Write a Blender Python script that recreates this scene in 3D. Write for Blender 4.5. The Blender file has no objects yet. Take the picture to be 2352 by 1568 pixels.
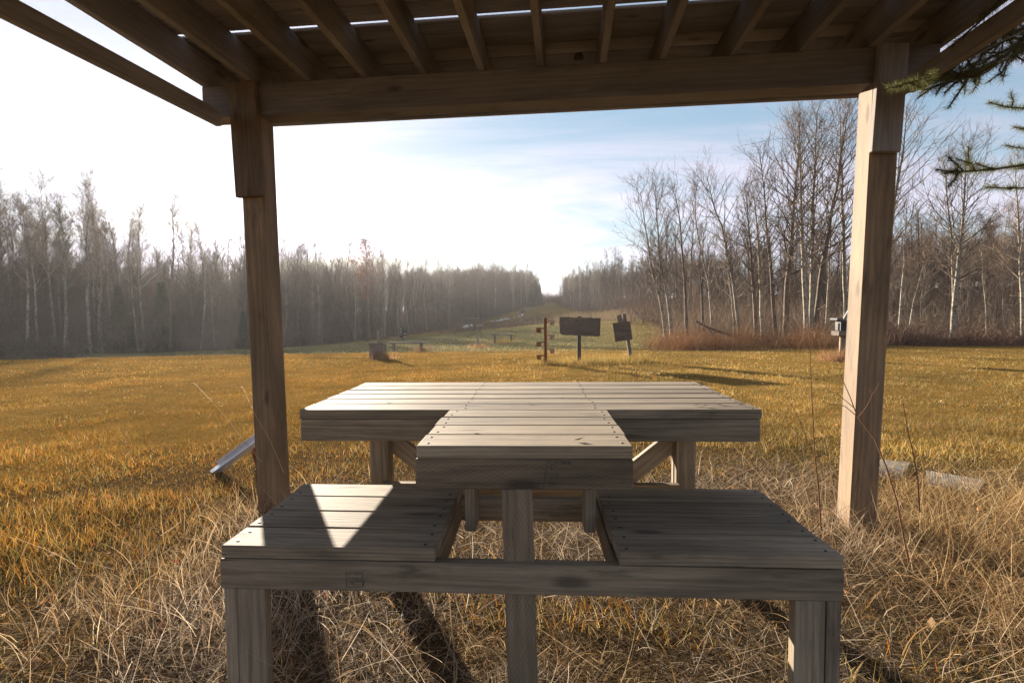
import bpy, bmesh, math, random
import numpy as np
from mathutils import Vector, Matrix

RAD = math.radians
rng = np.random.default_rng(11)
random.seed(5)
scn = bpy.context.scene
col = scn.collection

# ------------------------------------------------------------------ camera
EYE = 1.2                                   # eye height above the ground (m)
FPX, CXP, CYP = 1195.8, 1176.0, 784.0       # focal length / centre, in 2352 x 1568 pixels
YAW, PITCH, ROLL = .0455, -.0504, -.0087
CAMX = .0354
fw = np.array([-math.sin(YAW) * math.cos(PITCH), math.cos(YAW) * math.cos(PITCH), math.sin(PITCH)])
rt = np.array([math.cos(YAW), math.sin(YAW), 0.])
up = np.cross(rt, fw)
c_, s_ = math.cos(ROLL), math.sin(ROLL)
rt, up = c_ * rt + s_ * up, -s_ * rt + c_ * up
CAM = np.array([CAMX, 0., EYE])

cd = bpy.data.cameras.new('camera')
cd.sensor_fit = 'HORIZONTAL'
cd.sensor_width = 36.0
cd.lens = FPX / 2352 * 36.0
cd.clip_start = .02
cd.clip_end = 5000
cam = bpy.data.objects.new('camera', cd)
col.objects.link(cam)
M = Matrix.Identity(4)
for i in range(3):
    M[i][0], M[i][1], M[i][2], M[i][3] = rt[i], up[i], -fw[i], CAM[i]
cam.matrix_world = M
scn.camera = cam


def ray(x, y):
    return rt * ((x - CXP) / FPX) + up * (-(y - CYP) / FPX) + fw


def atD(x, y, D):
    return CAM + ray(x, y) * D


def atY(x, y, Y):
    d = ray(x, y)
    return CAM + d * (Y / d[1])


def atZ(x, y, Z):
    d = ray(x, y)
    return CAM + d * ((Z - EYE) / d[2])


def atPlane(x, y, p, n):
    d = ray(x, y)
    return CAM + d * (np.dot(np.asarray(p) - CAM, n) / np.dot(d, n))


# ------------------------------------------------------------------ sky and sun
SUN_AZ, SUN_EL = 29.8, 12.0                 # degrees left of +Y, above the horizon
sun_dir = np.array([-math.sin(RAD(SUN_AZ)) * math.cos(RAD(SUN_EL)),
                    math.cos(RAD(SUN_AZ)) * math.cos(RAD(SUN_EL)), math.sin(RAD(SUN_EL))])
w = bpy.data.worlds.new('World')
scn.world = w
w.use_nodes = True
nt = w.node_tree
nt.nodes.clear()


def N(nt, t, **kw):
    n = nt.nodes.new(t)
    for k, v in kw.items():
        setattr(n, k, v)
    return n


def math_n(nt, op, a, b=None, c=None, clamp=False):
    n = nt.nodes.new('ShaderNodeMath')
    n.operation = op
    n.use_clamp = clamp
    for i, v in enumerate((a, b, c)):
        if v is None:
            continue
        if isinstance(v, (int, float)):
            n.inputs[i].default_value = v
        else:
            nt.links.new(v, n.inputs[i])
    return n.outputs[0]


def smooth(nt, v, a, b):
    n = nt.nodes.new('ShaderNodeMapRange')
    n.interpolation_type = 'SMOOTHSTEP'
    n.inputs[1].default_value, n.inputs[2].default_value = a, b
    nt.links.new(v, n.inputs[0])
    return n.outputs[0]


sky = N(nt, 'ShaderNodeTexSky', sky_type='NISHITA', sun_disc=False)
sky.sun_elevation = RAD(SUN_EL)
sky.sun_rotation = RAD(-SUN_AZ)
sky.altitude = 700
sky.air_density = 1.0
sky.dust_density = .45
sky.ozone_density = 1.6
gm_ = N(nt, 'ShaderNodeGamma')
gm_.inputs[1].default_value = .52
sat_ = N(nt, 'ShaderNodeHueSaturation')
sat_.inputs['Saturation'].default_value = 1.3
nt.links.new(sky.outputs[0], sat_.inputs['Color'])
nt.links.new(sat_.outputs[0], gm_.inputs[0])
tc = N(nt, 'ShaderNodeTexCoord')
sep = N(nt, 'ShaderNodeSeparateXYZ')
nt.links.new(tc.outputs['Generated'], sep.inputs[0])
zz = math_n(nt, 'MAXIMUM', math_n(nt, 'ADD', sep.outputs[2], .10), .02)
cxy = N(nt, 'ShaderNodeCombineXYZ')
nt.links.new(math_n(nt, 'DIVIDE', sep.outputs[0], zz), cxy.inputs[0])
nt.links.new(math_n(nt, 'DIVIDE', sep.outputs[1], zz), cxy.inputs[1])
mp = N(nt, 'ShaderNodeMapping')
mp.inputs['Rotation'].default_value = (0, 0, RAD(-38))
mp.inputs['Scale'].default_value = (.42, 1.0, 1)
nt.links.new(cxy.outputs[0], mp.inputs[0])
nz = N(nt, 'ShaderNodeTexNoise')
nz.inputs['Scale'].default_value = .85
nz.inputs['Detail'].default_value = 9
nz.inputs['Roughness'].default_value = .62
nz.inputs['Distortion'].default_value = .6
nt.links.new(mp.outputs[0], nz.inputs['Vector'])
# low bands of stratus near the horizon
mp2 = N(nt, 'ShaderNodeMapping')
mp2.inputs['Scale'].default_value = (1.6, 1.6, 30)
nt.links.new(tc.outputs['Generated'], mp2.inputs[0])
nz2 = N(nt, 'ShaderNodeTexNoise')
nz2.inputs['Scale'].default_value = 1.6
nz2.inputs['Detail'].default_value = 5
nt.links.new(mp2.outputs[0], nz2.inputs['Vector'])
band = math_n(nt, 'MULTIPLY', smooth(nt, nz2.outputs[0], .42, .62), smooth(nt, sep.outputs[2], .17, .04))
cl = smooth(nt, nz.outputs[0], .34, .60)
bw = N(nt, 'ShaderNodeRGBToBW')
nt.links.new(gm_.outputs[0], bw.inputs[0])
cc = N(nt, 'ShaderNodeVectorMath', operation='SCALE')
cc.inputs[0].default_value = (1.46, 1.42, 1.72)
nt.links.new(bw.outputs[0], cc.inputs['Scale'])
m1 = N(nt, 'ShaderNodeMix', data_type='RGBA')
nt.links.new(math_n(nt, 'MULTIPLY', cl, .85), m1.inputs[0])
nt.links.new(gm_.outputs[0], m1.inputs[6])
nt.links.new(cc.outputs[0], m1.inputs[7])
cb = N(nt, 'ShaderNodeVectorMath', operation='SCALE')
cb.inputs[0].default_value = (.50, .51, .56)
nt.links.new(bw.outputs[0], cb.inputs['Scale'])
m2 = N(nt, 'ShaderNodeMix', data_type='RGBA')
nt.links.new(math_n(nt, 'MULTIPLY', band, .8), m2.inputs[0])
nt.links.new(m1.outputs[2], m2.inputs[6])
nt.links.new(cb.outputs[0], m2.inputs[7])
bg = N(nt, 'ShaderNodeBackground')
bg.inputs['Strength'].default_value = .096
nt.links.new(m2.outputs[2], bg.inputs[0])
wo = N(nt, 'ShaderNodeOutputWorld')
nt.links.new(bg.outputs[0], wo.inputs[0])

sl = bpy.data.lights.new('sun', 'SUN')
sl.energy = 5.0
sl.angle = RAD(.53)
sl.color = (1.0, .87, .71)
so = bpy.data.objects.new('sun', sl)
col.objects.link(so)
so.rotation_euler = Vector(sun_dir).to_track_quat('Z', 'Y').to_euler()
so.location = (-20, 40, 30)

vs = scn.view_settings
vs.view_transform = 'Standard'
vs.look = 'None'
vs.gamma = 1
vs.exposure = 1.88
vs.use_curve_mapping = False
scn.cycles.max_bounces = 8
scn.cycles.transparent_max_bounces = 8
scn.cycles.use_denoising = True


# ------------------------------------------------------------------ helpers: objects
def tag(o, label=None, cat=None, group=None, kind=None):
    if label: o['label'] = label
    if cat: o['category'] = cat
    if group: o['group'] = group
    if kind: o['kind'] = kind
    return o


def empty(name, loc, label=None, cat=None, group=None):
    o = bpy.data.objects.new(name, None)
    o.empty_display_size = .1
    col.objects.link(o)
    o.location = loc
    return tag(o, label, cat, group)


def link(name, me, mat, parent=None, loc=None, rot=None):
    o = bpy.data.objects.new(name, me)
    col.objects.link(o)
    if mat is not None and not me.materials:
        me.materials.append(mat)
    if parent is not None:
        o.parent = parent
    if loc is not None: o.location = loc
    if rot is not None: o.rotation_euler = rot
    return o


class MB:
    """collects triangles"""
    def __init__(self):
        self.v, self.f, self.c, self.n = [], [], [], 0

    def add(self, v, f, c=None):
        v = np.asarray(v, float).reshape(-1, 3)
        f = np.asarray(f, int).reshape(-1, 3)
        self.v.append(v)
        self.f.append(f + self.n)
        if c is not None:
            c = np.asarray(c, float)
            if c.ndim == 1: c = np.tile(c, (len(v), 1))
            self.c.append(c)
        self.n += len(v)

    def quad(self, a, b, c, d, colr=None):
        self.add([a, b, c, d], [[0, 1, 2], [0, 2, 3]], colr)

    def box(self, lo, hi, colr=None):
        (a, b, c), (d, e, f) = lo, hi
        v = [(a, b, c), (d, b, c), (d, e, c), (a, e, c), (a, b, f), (d, b, f), (d, e, f), (a, e, f)]
        t = []
        for q in ((3, 2, 1, 0), (4, 5, 6, 7), (0, 1, 5, 4), (1, 2, 6, 5), (2, 3, 7, 6), (3, 0, 4, 7)):
            t += [(q[0], q[1], q[2]), (q[0], q[2], q[3])]
        self.add(v, t, colr)

    def tube(self, pts, rad, sides=5, colr=None, cap=False):
        pts = np.asarray(pts, float)
        n = len(pts)
        rad = np.broadcast_to(np.asarray(rad, float), (n,))
        d = np.gradient(pts, axis=0)
        d /= np.linalg.norm(d, axis=1)[:, None] + 1e-9
        ref = np.array([0, 0, 1.]) if abs(d[0, 2]) < .8 else np.array([1., 0, 0])
        a = np.cross(d, ref)
        a /= np.linalg.norm(a, axis=1)[:, None] + 1e-9
        b = np.cross(d, a)
        th = np.arange(sides) * 2 * np.pi / sides
        ring = a[:, None] * np.cos(th)[None, :, None] + b[:, None] * np.sin(th)[None, :, None]
        v = (pts[:, None] + ring * rad[:, None, None]).reshape(-1, 3)
        i = np.arange(n - 1)[:, None] * sides + np.arange(sides)[None]
        j = np.arange(n - 1)[:, None] * sides + (np.arange(sides)[None] + 1) % sides
        t = np.concatenate([np.stack([i, j, j + sides], -1).reshape(-1, 3), np.stack([i, j + sides, i + sides], -1).reshape(-1, 3)])
        if cap:
            k0, k1 = len(v), len(v) + 1
            v = np.vstack([v, pts[0], pts[-1]])
            s = np.arange(sides)
            e = (s + 1) % sides
            L = (n - 1) * sides
            t = np.vstack([t, np.stack([np.full(sides, k0), e, s], -1), np.stack([np.full(sides, k1), s + L, e + L], -1)])
        if colr is not None:
            colr = np.asarray(colr, float)
            if colr.ndim == 2 and len(colr) == n:
                cc = np.repeat(colr, sides, axis=0)
                if cap: cc = np.vstack([cc, colr[0], colr[-1]])
                colr = cc
        self.add(v, t, colr)

    def mesh(self, name, smooth=False):
        v = np.vstack(self.v)
        f = np.vstack(self.f).astype(np.int32)
        me = bpy.data.meshes.new(name)
        me.vertices.add(len(v))
        me.vertices.foreach_set('co', v.astype(np.float32).ravel())
        me.loops.add(len(f) * 3)
        me.loops.foreach_set('vertex_index', f.ravel())
        me.polygons.add(len(f))
        me.polygons.foreach_set('loop_start', np.arange(0, len(f) * 3, 3, dtype=np.int32))
        me.update(calc_edges=True)
        if smooth:
            me.polygons.foreach_set('use_smooth', np.ones(len(f), dtype=bool))
        if self.c:
            c = np.vstack(self.c)
            if c.shape[1] == 3: c = np.hstack([c, np.ones((len(c), 1))])
            at = me.color_attributes.new('Col', 'FLOAT_COLOR', 'POINT')
            at.data.foreach_set('color', c.astype(np.float32).ravel())
        return me


# ------------------------------------------------------------------ materials
def new_mat(name):
    m = bpy.data.materials.new(name)
    m.use_nodes = True
    nt = m.node_tree
    bs = nt.nodes['Principled BSDF']
    return m, nt, bs


def ramp(nt, fac, stops):
    r = nt.nodes.new('ShaderNodeValToRGB')
    cr = r.color_ramp
    while len(cr.elements) < len(stops): cr.elements.new(.5)
    for e, (p, c) in zip(cr.elements, stops):
        e.position = p
        e.color = (*c, 1)
    nt.links.new(fac, r.inputs[0])
    return r.outputs[0]


def noise(nt, vec, scale, detail=4, rough=.55, dist=0):
    n = nt.nodes.new('ShaderNodeTexNoise')
    n.inputs['Scale'].default_value = scale
    n.inputs['Detail'].default_value = detail
    n.inputs['Roughness'].default_value = rough
    n.inputs['Distortion'].default_value = dist
    if vec is not None: nt.links.new(vec, n.inputs['Vector'])
    return n.outputs[0]


def mixc(nt, fac, a, b, mode='MIX'):
    n = nt.nodes.new('ShaderNodeMix')
    n.data_type = 'RGBA'
    n.blend_type = mode
    for i, v in ((0, fac), (6, a), (7, b)):
        if isinstance(v, (int, float)): n.inputs[i].default_value = v
        elif isinstance(v, tuple): n.inputs[i].default_value = (*v, 1)
        else: nt.links.new(v, n.inputs[i])
    return n.outputs[2]


def wood(name, dark, mid, light, stain=(.12, .10, .08), incised=False, rough=.75, stain_amt=.5, spec=.3):
    """sawn lumber: local X is the grain direction"""
    m, nt, bs = new_mat(name)
    tc = N(nt, 'ShaderNodeTexCoord')
    oi = N(nt, 'ShaderNodeObjectInfo')
    off = N(nt, 'ShaderNodeVectorMath', operation='SCALE')
    off.inputs[0].default_value = (37, 19, 53)
    nt.links.new(oi.outputs['Random'], off.inputs['Scale'])
    ad = N(nt, 'ShaderNodeVectorMath', operation='ADD')
    nt.links.new(tc.outputs['Object'], ad.inputs[0])
    nt.links.new(off.outputs[0], ad.inputs[1])

    def mapped(sc):
        mp = N(nt, 'ShaderNodeMapping')
        mp.inputs['Scale'].default_value = sc
        nt.links.new(ad.outputs[0], mp.inputs[0])
        return mp.outputs[0]
    warp = noise(nt, mapped((1.2, 5, 5)), 1.0, 3)
    wv = N(nt, 'ShaderNodeTexWave', wave_type='RINGS', rings_direction='X')
    wv.inputs['Scale'].default_value = 9
    wv.inputs['Distortion'].default_value = 7
    wv.inputs['Detail'].default_value = 3
    wv.inputs['Detail Scale'].default_value = .8
    nt.links.new(mapped((.25, 3.2, 3.2)), wv.inputs['Vector'])
    fine = noise(nt, mapped((6, 140, 140)), 1.0, 4, .7)
    big = noise(nt, mapped((1.6, 9, 9)), 1.0, 4, .6)
    g = math_n(nt, 'ADD', math_n(nt, 'MULTIPLY', wv.outputs['Fac'], .16), math_n(nt, 'MULTIPLY', fine, .80))
    g = math_n(nt, 'ADD', math_n(nt, 'MULTIPLY', g, .7), math_n(nt, 'MULTIPLY', big, .35))
    c = ramp(nt, g, ((.30, dark), (.52, mid), (.75, light)))
    # knots
    vo = N(nt, 'ShaderNodeTexVoronoi')
    vo.inputs['Scale'].default_value = 1
    nt.links.new(mapped((2.3, 6.5, 6.5)), vo.inputs['Vector'])
    kn = smooth(nt, math_n(nt, 'ADD', vo.outputs['Distance'], math_n(nt, 'MULTIPLY', fine, .08)), .21, .10)
    c = mixc(nt, math_n(nt, 'MULTIPLY', kn, .75), c, stain)
    st = smooth(nt, noise(nt, mapped((2.2, 14, 14)), 1.0, 6, .65, .4), .56, .74)
    c = mixc(nt, math_n(nt, 'MULTIPLY', st, stain_amt), c, stain)
    ck = smooth(nt, noise(nt, mapped((1.4, 75, 75)), 1.0, 3, .6, .8), .67, .73)
    c = mixc(nt, math_n(nt, 'MULTIPLY', ck, .7), c, tuple(v * .5 for v in stain))
    blo = noise(nt, mapped((.9, 3.5, 3.5)), 1.0, 5, .6, .6)
    hv = N(nt, 'ShaderNodeHueSaturation')
    nt.links.new(math_n(nt, 'MULTIPLY_ADD', blo, 1.9, .05), hv.inputs['Value'])
    nt.links.new(math_n(nt, 'MULTIPLY_ADD', fine, .9, .6), hv.inputs['Saturation'])
    nt.links.new(c, hv.inputs['Color'])
    c = hv.outputs[0]
    # per-board tone
    tone = N(nt, 'ShaderNodeHueSaturation')
    nt.links.new(math_n(nt, 'MULTIPLY_ADD', oi.outputs['Random'], .5, .75), tone.inputs['Value'])
    nt.links.new(c, tone.inputs['Color'])
    c = tone.outputs[0]
    hgt_ = math_n(nt, 'SUBTRACT', math_n(nt, 'MULTIPLY', fine, .6), math_n(nt, 'MULTIPLY', kn, .3))
    if incised:
        sp = N(nt, 'ShaderNodeSeparateXYZ')
        nt.links.new(tc.outputs['Object'], sp.inputs[0])
        # rows of short knife slits along the grain, alternate rows shifted by half a step
        px_, pr = .024, .0063
        def rows(axis):
            r = math_n(nt, 'DIVIDE', sp.outputs[axis], pr)
            ri = math_n(nt, 'FLOOR', r)
            rf = math_n(nt, 'FRACT', r)
            xs = math_n(nt, 'ADD', math_n(nt, 'DIVIDE', sp.outputs[0], px_), math_n(nt, 'MULTIPLY', ri, .5))
            xf = math_n(nt, 'ABSOLUTE', math_n(nt, 'SUBTRACT', math_n(nt, 'FRACT', xs), .5))
            a = smooth(nt, xf, .21, .14)
            b = smooth(nt, math_n(nt, 'ABSOLUTE', math_n(nt, 'SUBTRACT', rf, .5)), .15, .07)
            return math_n(nt, 'MULTIPLY', a, b)
        inc = rows(1)
        blo_i = noise(nt, mapped((7, 22, 22)), 1.0, 3)
        c = mixc(nt, math_n(nt, 'MULTIPLY', inc, math_n(nt, 'MULTIPLY', smooth(nt, blo_i, .2, .45), .42)), c, (.05, .042, .034))
        hgt_ = math_n(nt, 'SUBTRACT', hgt_, math_n(nt, 'MULTIPLY', inc, .8))
    nt.links.new(c, bs.inputs['Base Color'])
    bs.inputs['Roughness'].default_value = rough
    bs.inputs['Specular IOR Level'].default_value = spec
    bp = N(nt, 'ShaderNodeBump')
    bp.inputs['Strength'].default_value = .6
    bp.inputs['Distance'].default_value = .004
    nt.links.new(hgt_, bp.inputs['Height'])
    nt.links.new(bp.outputs[0], bs.inputs['Normal'])
    return m


def plain(name, c1, c2, scale=20, rough=.7, metal=0., bump=.2, spec=.3):
    m, nt, bs = new_mat(name)
    tc = N(nt, 'ShaderNodeTexCoord')
    n = noise(nt, tc.outputs['Object'], scale, 6, .65, .3)
    nt.links.new(ramp(nt, n, ((.35, c1), (.65, c2))), bs.inputs['Base Color'])
    bs.inputs['Roughness'].default_value = rough
    bs.inputs['Metallic'].default_value = metal
    bs.inputs['Specular IOR Level'].default_value = spec
    bp = N(nt, 'ShaderNodeBump')
    bp.inputs['Strength'].default_value = bump
    bp.inputs['Distance'].default_value = .01
    nt.links.new(n, bp.inputs['Height'])
    nt.links.new(bp.outputs[0], bs.inputs['Normal'])
    return m


def foliage(name, trans=.5, rough=.6, gloss=.02):
    """colour from the 'Col' attribute, diffuse + light coming through"""
    m, nt, bs = new_mat(name)
    nt.nodes.remove(bs)
    at = N(nt, 'ShaderNodeAttribute', attribute_name='Col')
    di = N(nt, 'ShaderNodeBsdfDiffuse')
    tr = N(nt, 'ShaderNodeBsdfTranslucent')
    gl = N(nt, 'ShaderNodeBsdfGlossy')
    gl.inputs['Roughness'].default_value = rough
    gl.inputs['Color'].default_value = (.6, .58, .5, 1)
    nt.links.new(at.outputs['Color'], di.inputs['Color'])
    nt.links.new(at.outputs['Color'], tr.inputs['Color'])
    mx = N(nt, 'ShaderNodeMixShader')
    mx.inputs[0].default_value = trans
    nt.links.new(di.outputs[0], mx.inputs[1])
    nt.links.new(tr.outputs[0], mx.inputs[2])
    m2 = N(nt, 'ShaderNodeMixShader')
    m2.inputs[0].default_value = gloss
    nt.links.new(mx.outputs[0], m2.inputs[1])
    nt.links.new(gl.outputs[0], m2.inputs[2])
    nt.links.new(m2.outputs[0], nt.nodes['Material Output'].inputs[0])
    return m


MT = {}
MT['bench'] = wood('bench_lumber', (.13, .10, .07), (.27, .22, .16), (.40, .345, .265), (.075, .062, .048), stain_amt=.75)
MT['bench_inc'] = wood('incised_lumber', (.13, .10, .07), (.24, .19, .135), (.33, .27, .195), (.075, .06, .045), incised=True)
MT['post'] = wood('post_timber', (.125, .088, .058), (.21, .15, .098), (.34, .245, .155), (.075, .05, .036), stain_amt=.8)
MT['roofwood'] = wood('roof_timber', (.14, .124, .117), (.20, .178, .17), (.26, .232, .222), (.075, .064, .06), rough=.85)
MT['signwood'] = wood('weathered_board', (.07, .055, .046), (.13, .105, .086), (.21, .175, .145), (.04, .033, .028), rough=.9)
MT['oldwood'] = wood('old_grey_wood', (.13, .11, .09), (.21, .185, .155), (.30, .27, .23), (.07, .06, .05), rough=.9)
MT['rust'] = plain('rusted_steel', (.10, .028, .012), (.26, .085, .03), 30, .85, .1, .3)
MT['rust_pale'] = plain('rusted_steel_with_old_paint', (.20, .07, .03), (.45, .36, .27), 26, .8, 0, .3)
MT['metal'] = plain('dull_aluminium', (.50, .52, .56), (.68, .70, .74), 8, .38, .75, .05)
MT['darkmetal'] = plain('dark_steel', (.02, .02, .022), (.05, .048, .05), 20, .6, .4, .1)
MT['screw'] = plain('dark_screw_heads', (.02, .016, .013), (.04, .03, .024), 50, .6, .3, .1)
MT['ink'] = plain('dark_ink', (.075, .065, .055), (.11, .095, .08), 50, .9, 0, 0)
MT['felt'] = plain('roofing_felt', (.03, .03, .032), (.05, .05, .052), 60, .95, 0, .3)
MT['white'] = plain('white_plastic', (.70, .70, .72), (.82, .82, .84), 12, .5, 0, .1)
MT['blue'] = plain('faded_blue_plastic', (.06, .09, .15), (.12, .17, .26), 12, .6, 0, .1)
MT['concrete'] = plain('ribbed_concrete', (.16, .145, .125), (.24, .22, .19), 25, .9, 0, .4)
MT['nest'] = plain('wasp_nest_paper', (.025, .02, .018), (.06, .05, .04), 60, .95, 0, .6)
MT['grey_plastic'] = plain('grey_panel', (.07, .072, .08), (.12, .123, .135), 18, .7, 0, .1, .15)
MT['grass'] = foliage('dry_grass', .45)
MT['lawn'] = foliage('lawn_grass', .40, .6, 0.)
MT['leaf'] = foliage('dry_leaves', .35)
MT['needle'] = foliage('pine_needles', .30)
MT['twig'] = foliage('shrub_twigs', .08)


def bark(name, pale, dark, twig):
    m, nt, bs = new_mat(name)
    tc = N(nt, 'ShaderNodeTexCoord')
    oi = N(nt, 'ShaderNodeObjectInfo')
    mp = N(nt, 'ShaderNodeMapping')
    mp.inputs['Scale'].default_value = (5, 5, 9)
    nt.links.new(tc.outputs['Object'], mp.inputs[0])
    n = noise(nt, mp.outputs[0], 1.0, 6, .7, .4)
    mp3 = N(nt, 'ShaderNodeMapping')
    mp3.inputs['Scale'].default_value = (1, 1, .6)
    nt.links.new(tc.outputs['Object'], mp3.inputs[0])
    n2 = noise(nt, mp3.outputs[0], 1.0, 3)
    at = N(nt, 'ShaderNodeAttribute', attribute_name='Col')      # r: 1 on the trunk, 0 on the twigs
    c = ramp(nt, n, ((.40, dark), (.52, pale)))
    c = mixc(nt, smooth(nt, n2, .5, .68), c, dark)
    c = mixc(nt, at.outputs['Fac'], twig, c)
    tone = N(nt, 'ShaderNodeHueSaturation')
    nt.links.new(math_n(nt, 'MULTIPLY_ADD', oi.outputs['Random'], .5, .72), tone.inputs['Value'])
    nt.links.new(c, tone.inputs['Color'])
    nt.links.new(tone.outputs[0], bs.inputs['Base Color'])
    bs.inputs['Roughness'].default_value = .85
    bs.inputs['Specular IOR Level'].default_value = .2
    return m


MT['bark'] = bark('aspen_bark', (.36, .315, .245), (.10, .08, .06), (.17, .115, .078))
MT['bark_dark'] = bark('dark_bark', (.16, .122, .092), (.065, .05, .038), (.115, .078, .056))

# ------------------------------------------------------------------ terrain
_cp = []


def g_at(x, y, D):
    p = atD(x, y, D)
    _cp.append(p)


for X in (-40, -22, -12, -6, -2, 2, 6, 12, 22, 40):
    for Y in (-40, -18, -6, 0, 3.5, 7):
        _cp.append(np.array([X, Y, 0.]))
for X in (-9, -4, 0, 4, 9): _cp.append(np.array([X, 10., -.03]))
for a in ((0, 826, 17), (275, 823, 17.5), (560, 816, 18), (760, 817, 18), (865, 822, 15.8), (1000, 817, 18), (1245, 836, 13.5),
          (1330, 836, 13.5), (1455, 827, 14.5), (1600, 803, 22.5), (1900, 800, 22), (2100, 797, 21), (2330, 797, 21),
          (935, 810, 26), (1155, 787, 38), (1100, 798, 31), (1330, 812, 20), (1450, 805, 21), (925, 792, 40), (1040, 782, 45),
          (100, 813, 45), (400, 808, 52), (600, 801, 62), (800, 786, 75), (1000, 762, 100), (1100, 745, 120), (1200, 712, 160), (1270, 693, 225),
          (1250, 790, 34), (1300, 770, 42), (1250, 745, 60), (1350, 741, 65), (1480, 735, 60), (1480, 712, 95), (1350, 714, 110), (1270, 713, 130),
          (1420, 765, 40), (1500, 770, 36), (1700, 775, 32), (2100, 782, 30), (2330, 784, 30), (1700, 745, 60), (2000, 730, 60)):
    g_at(*a)
for a in ((-32, 27, -1.3), (-20, 30, -1.4), (-12, 34, -1.1), (-60, 40, -1.6), (-80, 90, -2.0), (-60, 150, 0), (-40, 300, 5.0), (60, 260, 9.0), (45, 45, .6),
          (70, 60, 3.5), (60, 100, 5.0), (120, 80, 6.0), (120, 200, 8), (30, 300, 10.0), (-150, 100, -2), (-150, 300, 2), (150, 400, 10), (0, 420, 10.5),
          (-150, 450, 4), (250, 150, 7), (-250, 0, -1), (250, 0, 2), (-250, 450, 4), (250, 450, 10), (0, -100, 0), (-150, -100, 0), (150, -100, 0)):
    _cp.append(np.array(a, float))
_cp = np.array(_cp)
_C2 = 49.


def _phi(d2): return np.sqrt(d2 + _C2)


_d2 = ((_cp[:, None, :2] - _cp[None, :, :2]) ** 2).sum(-1)
_A = np.zeros((len(_cp) + 1,) * 2)
_A[:-1, :-1] = _phi(_d2) - np.eye(len(_cp)) * .35
_A[-1, :-1] = _A[:-1, -1] = 1
_w = np.linalg.solve(_A, np.r_[_cp[:, 2], 0])


def hgt(x, y):
    x = np.asarray(x, float)
    y = np.asarray(y, float)
    out = np.full(x.shape, _w[-1])
    for (a, b, _), wi in zip(_cp, _w[:-1]):
        out += wi * np.sqrt((x - a) ** 2 + (y - b) ** 2 + _C2)
    near = np.clip((np.hypot(x - .3, (y - 2.0)) - 4.) / 6., 0, 1)
    near = near * near * (3 - 2 * near)
    return out * near


def ground(x, y): return float(hgt(np.array([x]), np.array([y]))[0])


def on_ground(x, D, y=790):
    p = atD(x, y, D)
    return np.array([p[0], p[1], ground(p[0], p[1])])


def _axis(lo, hi, n, c, k):
    t = np.linspace(-1, 1, n)
    s = np.sinh(k * t) / np.sinh(k)
    return np.where(s < 0, c + s * (c - lo), c + s * (hi - c))


gx = _axis(-900, 900, 190, 0, 5.2)
gy = _axis(-300, 1500, 210, 12, 5.0)
GX, GY = np.meshgrid(gx, gy)
GZ = hgt(np.clip(GX, -250, 250), np.clip(GY, -100, 450))
fade = np.clip((np.hypot(GX, GY) - 350) / 500, 0, 1)
GZ = GZ * (1 - fade) + 5 * fade
nr = len(gx)
idx = np.arange(len(gx) * len(gy)).reshape(len(gy), len(gx))
q = np.stack([idx[:-1, :-1], idx[:-1, 1:], idx[1:, 1:], idx[1:, :-1]], -1).reshape(-1, 4)
mb = MB()
GV = np.stack([GX, GY, GZ], -1).reshape(-1, 3)
# forest edge lines, as points on the ground
EDGE_L = [atD(x, 800, D)[:2] for x, D in ((-500, 42), (-150, 41), (0, 43), (100, 45), (400, 52), (600, 62), (800, 76), (1000, 101), (1100, 122), (1200, 165), (1238, 225), (1250, 300))]
EDGE_R = [atD(x, 800, D)[:2] for x, D in ((2900, 22), (2500, 22.5), (2330, 23), (2050, 24), (1900, 24.5), (1700, 26), (1540, 27), (1500, 45), (1440, 100), (1330, 112), (1295, 150), (1283, 225), (1276, 300))]


def side_dist(x, y, line, sign):
    """signed distance from an edge polyline: positive inside the wood"""
    p = np.stack([x, y], -1)
    best = np.full(x.shape, 1e9)
    out = np.zeros(x.shape)
    for a, b in zip(line[:-1], line[1:]):
        a, b = np.asarray(a), np.asarray(b)
        ab = b - a
        t = np.clip(((p - a) @ ab) / (ab @ ab), 0, 1)
        q = a + t[..., None] * ab
        d = np.hypot(*(np.moveaxis(p - q, -1, 0)))
        cr = ab[0] * (p[..., 1] - a[1]) - ab[1] * (p[..., 0] - a[0])
        m = d < best
        best = np.where(m, d, best)
        out = np.where(m, np.sign(cr) * d, out)
    return out * sign


dl = side_dist(GX, GY, EDGE_L, 1)
dr = side_dist(GX, GY, EDGE_R, -1)
wood_m = np.clip(np.maximum(dl, dr) / 2.5 + .3, 0, 1)
dist = np.hypot(GX, GY)
green = np.clip((GY - 19) / 6, 0, 1) * np.clip((75 - GY) / 20, 0, 1) * np.clip((14 - GX) / 12, 0, 1)
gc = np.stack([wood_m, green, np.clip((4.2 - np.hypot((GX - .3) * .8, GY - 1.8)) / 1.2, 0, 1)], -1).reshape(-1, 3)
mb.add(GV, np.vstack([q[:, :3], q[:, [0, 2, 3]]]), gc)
gm, nt, bs = new_mat('ground')
tc = N(nt, 'ShaderNodeTexCoord')
at = N(nt, 'ShaderNodeAttribute', attribute_name='Col')
sp = N(nt, 'ShaderNodeSeparateColor')
nt.links.new(at.outputs['Color'], sp.inputs[0])
ob = tc.outputs['Object']
n1 = noise(nt, ob, .35, 5, .6, .3)
n2 = noise(nt, ob, 3.5, 6, .7, .5)
n3 = noise(nt, ob, 40, 4, .7)
lawn = ramp(nt, math_n(nt, 'ADD', math_n(nt, 'MULTIPLY', n1, .5), math_n(nt, 'MULTIPLY', n2, .5)),
            ((.36, (.12, .085, .025)), (.47, (.21, .13, .034)), (.56, (.28, .165, .045)), (.68, (.34, .22, .075))))
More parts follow.
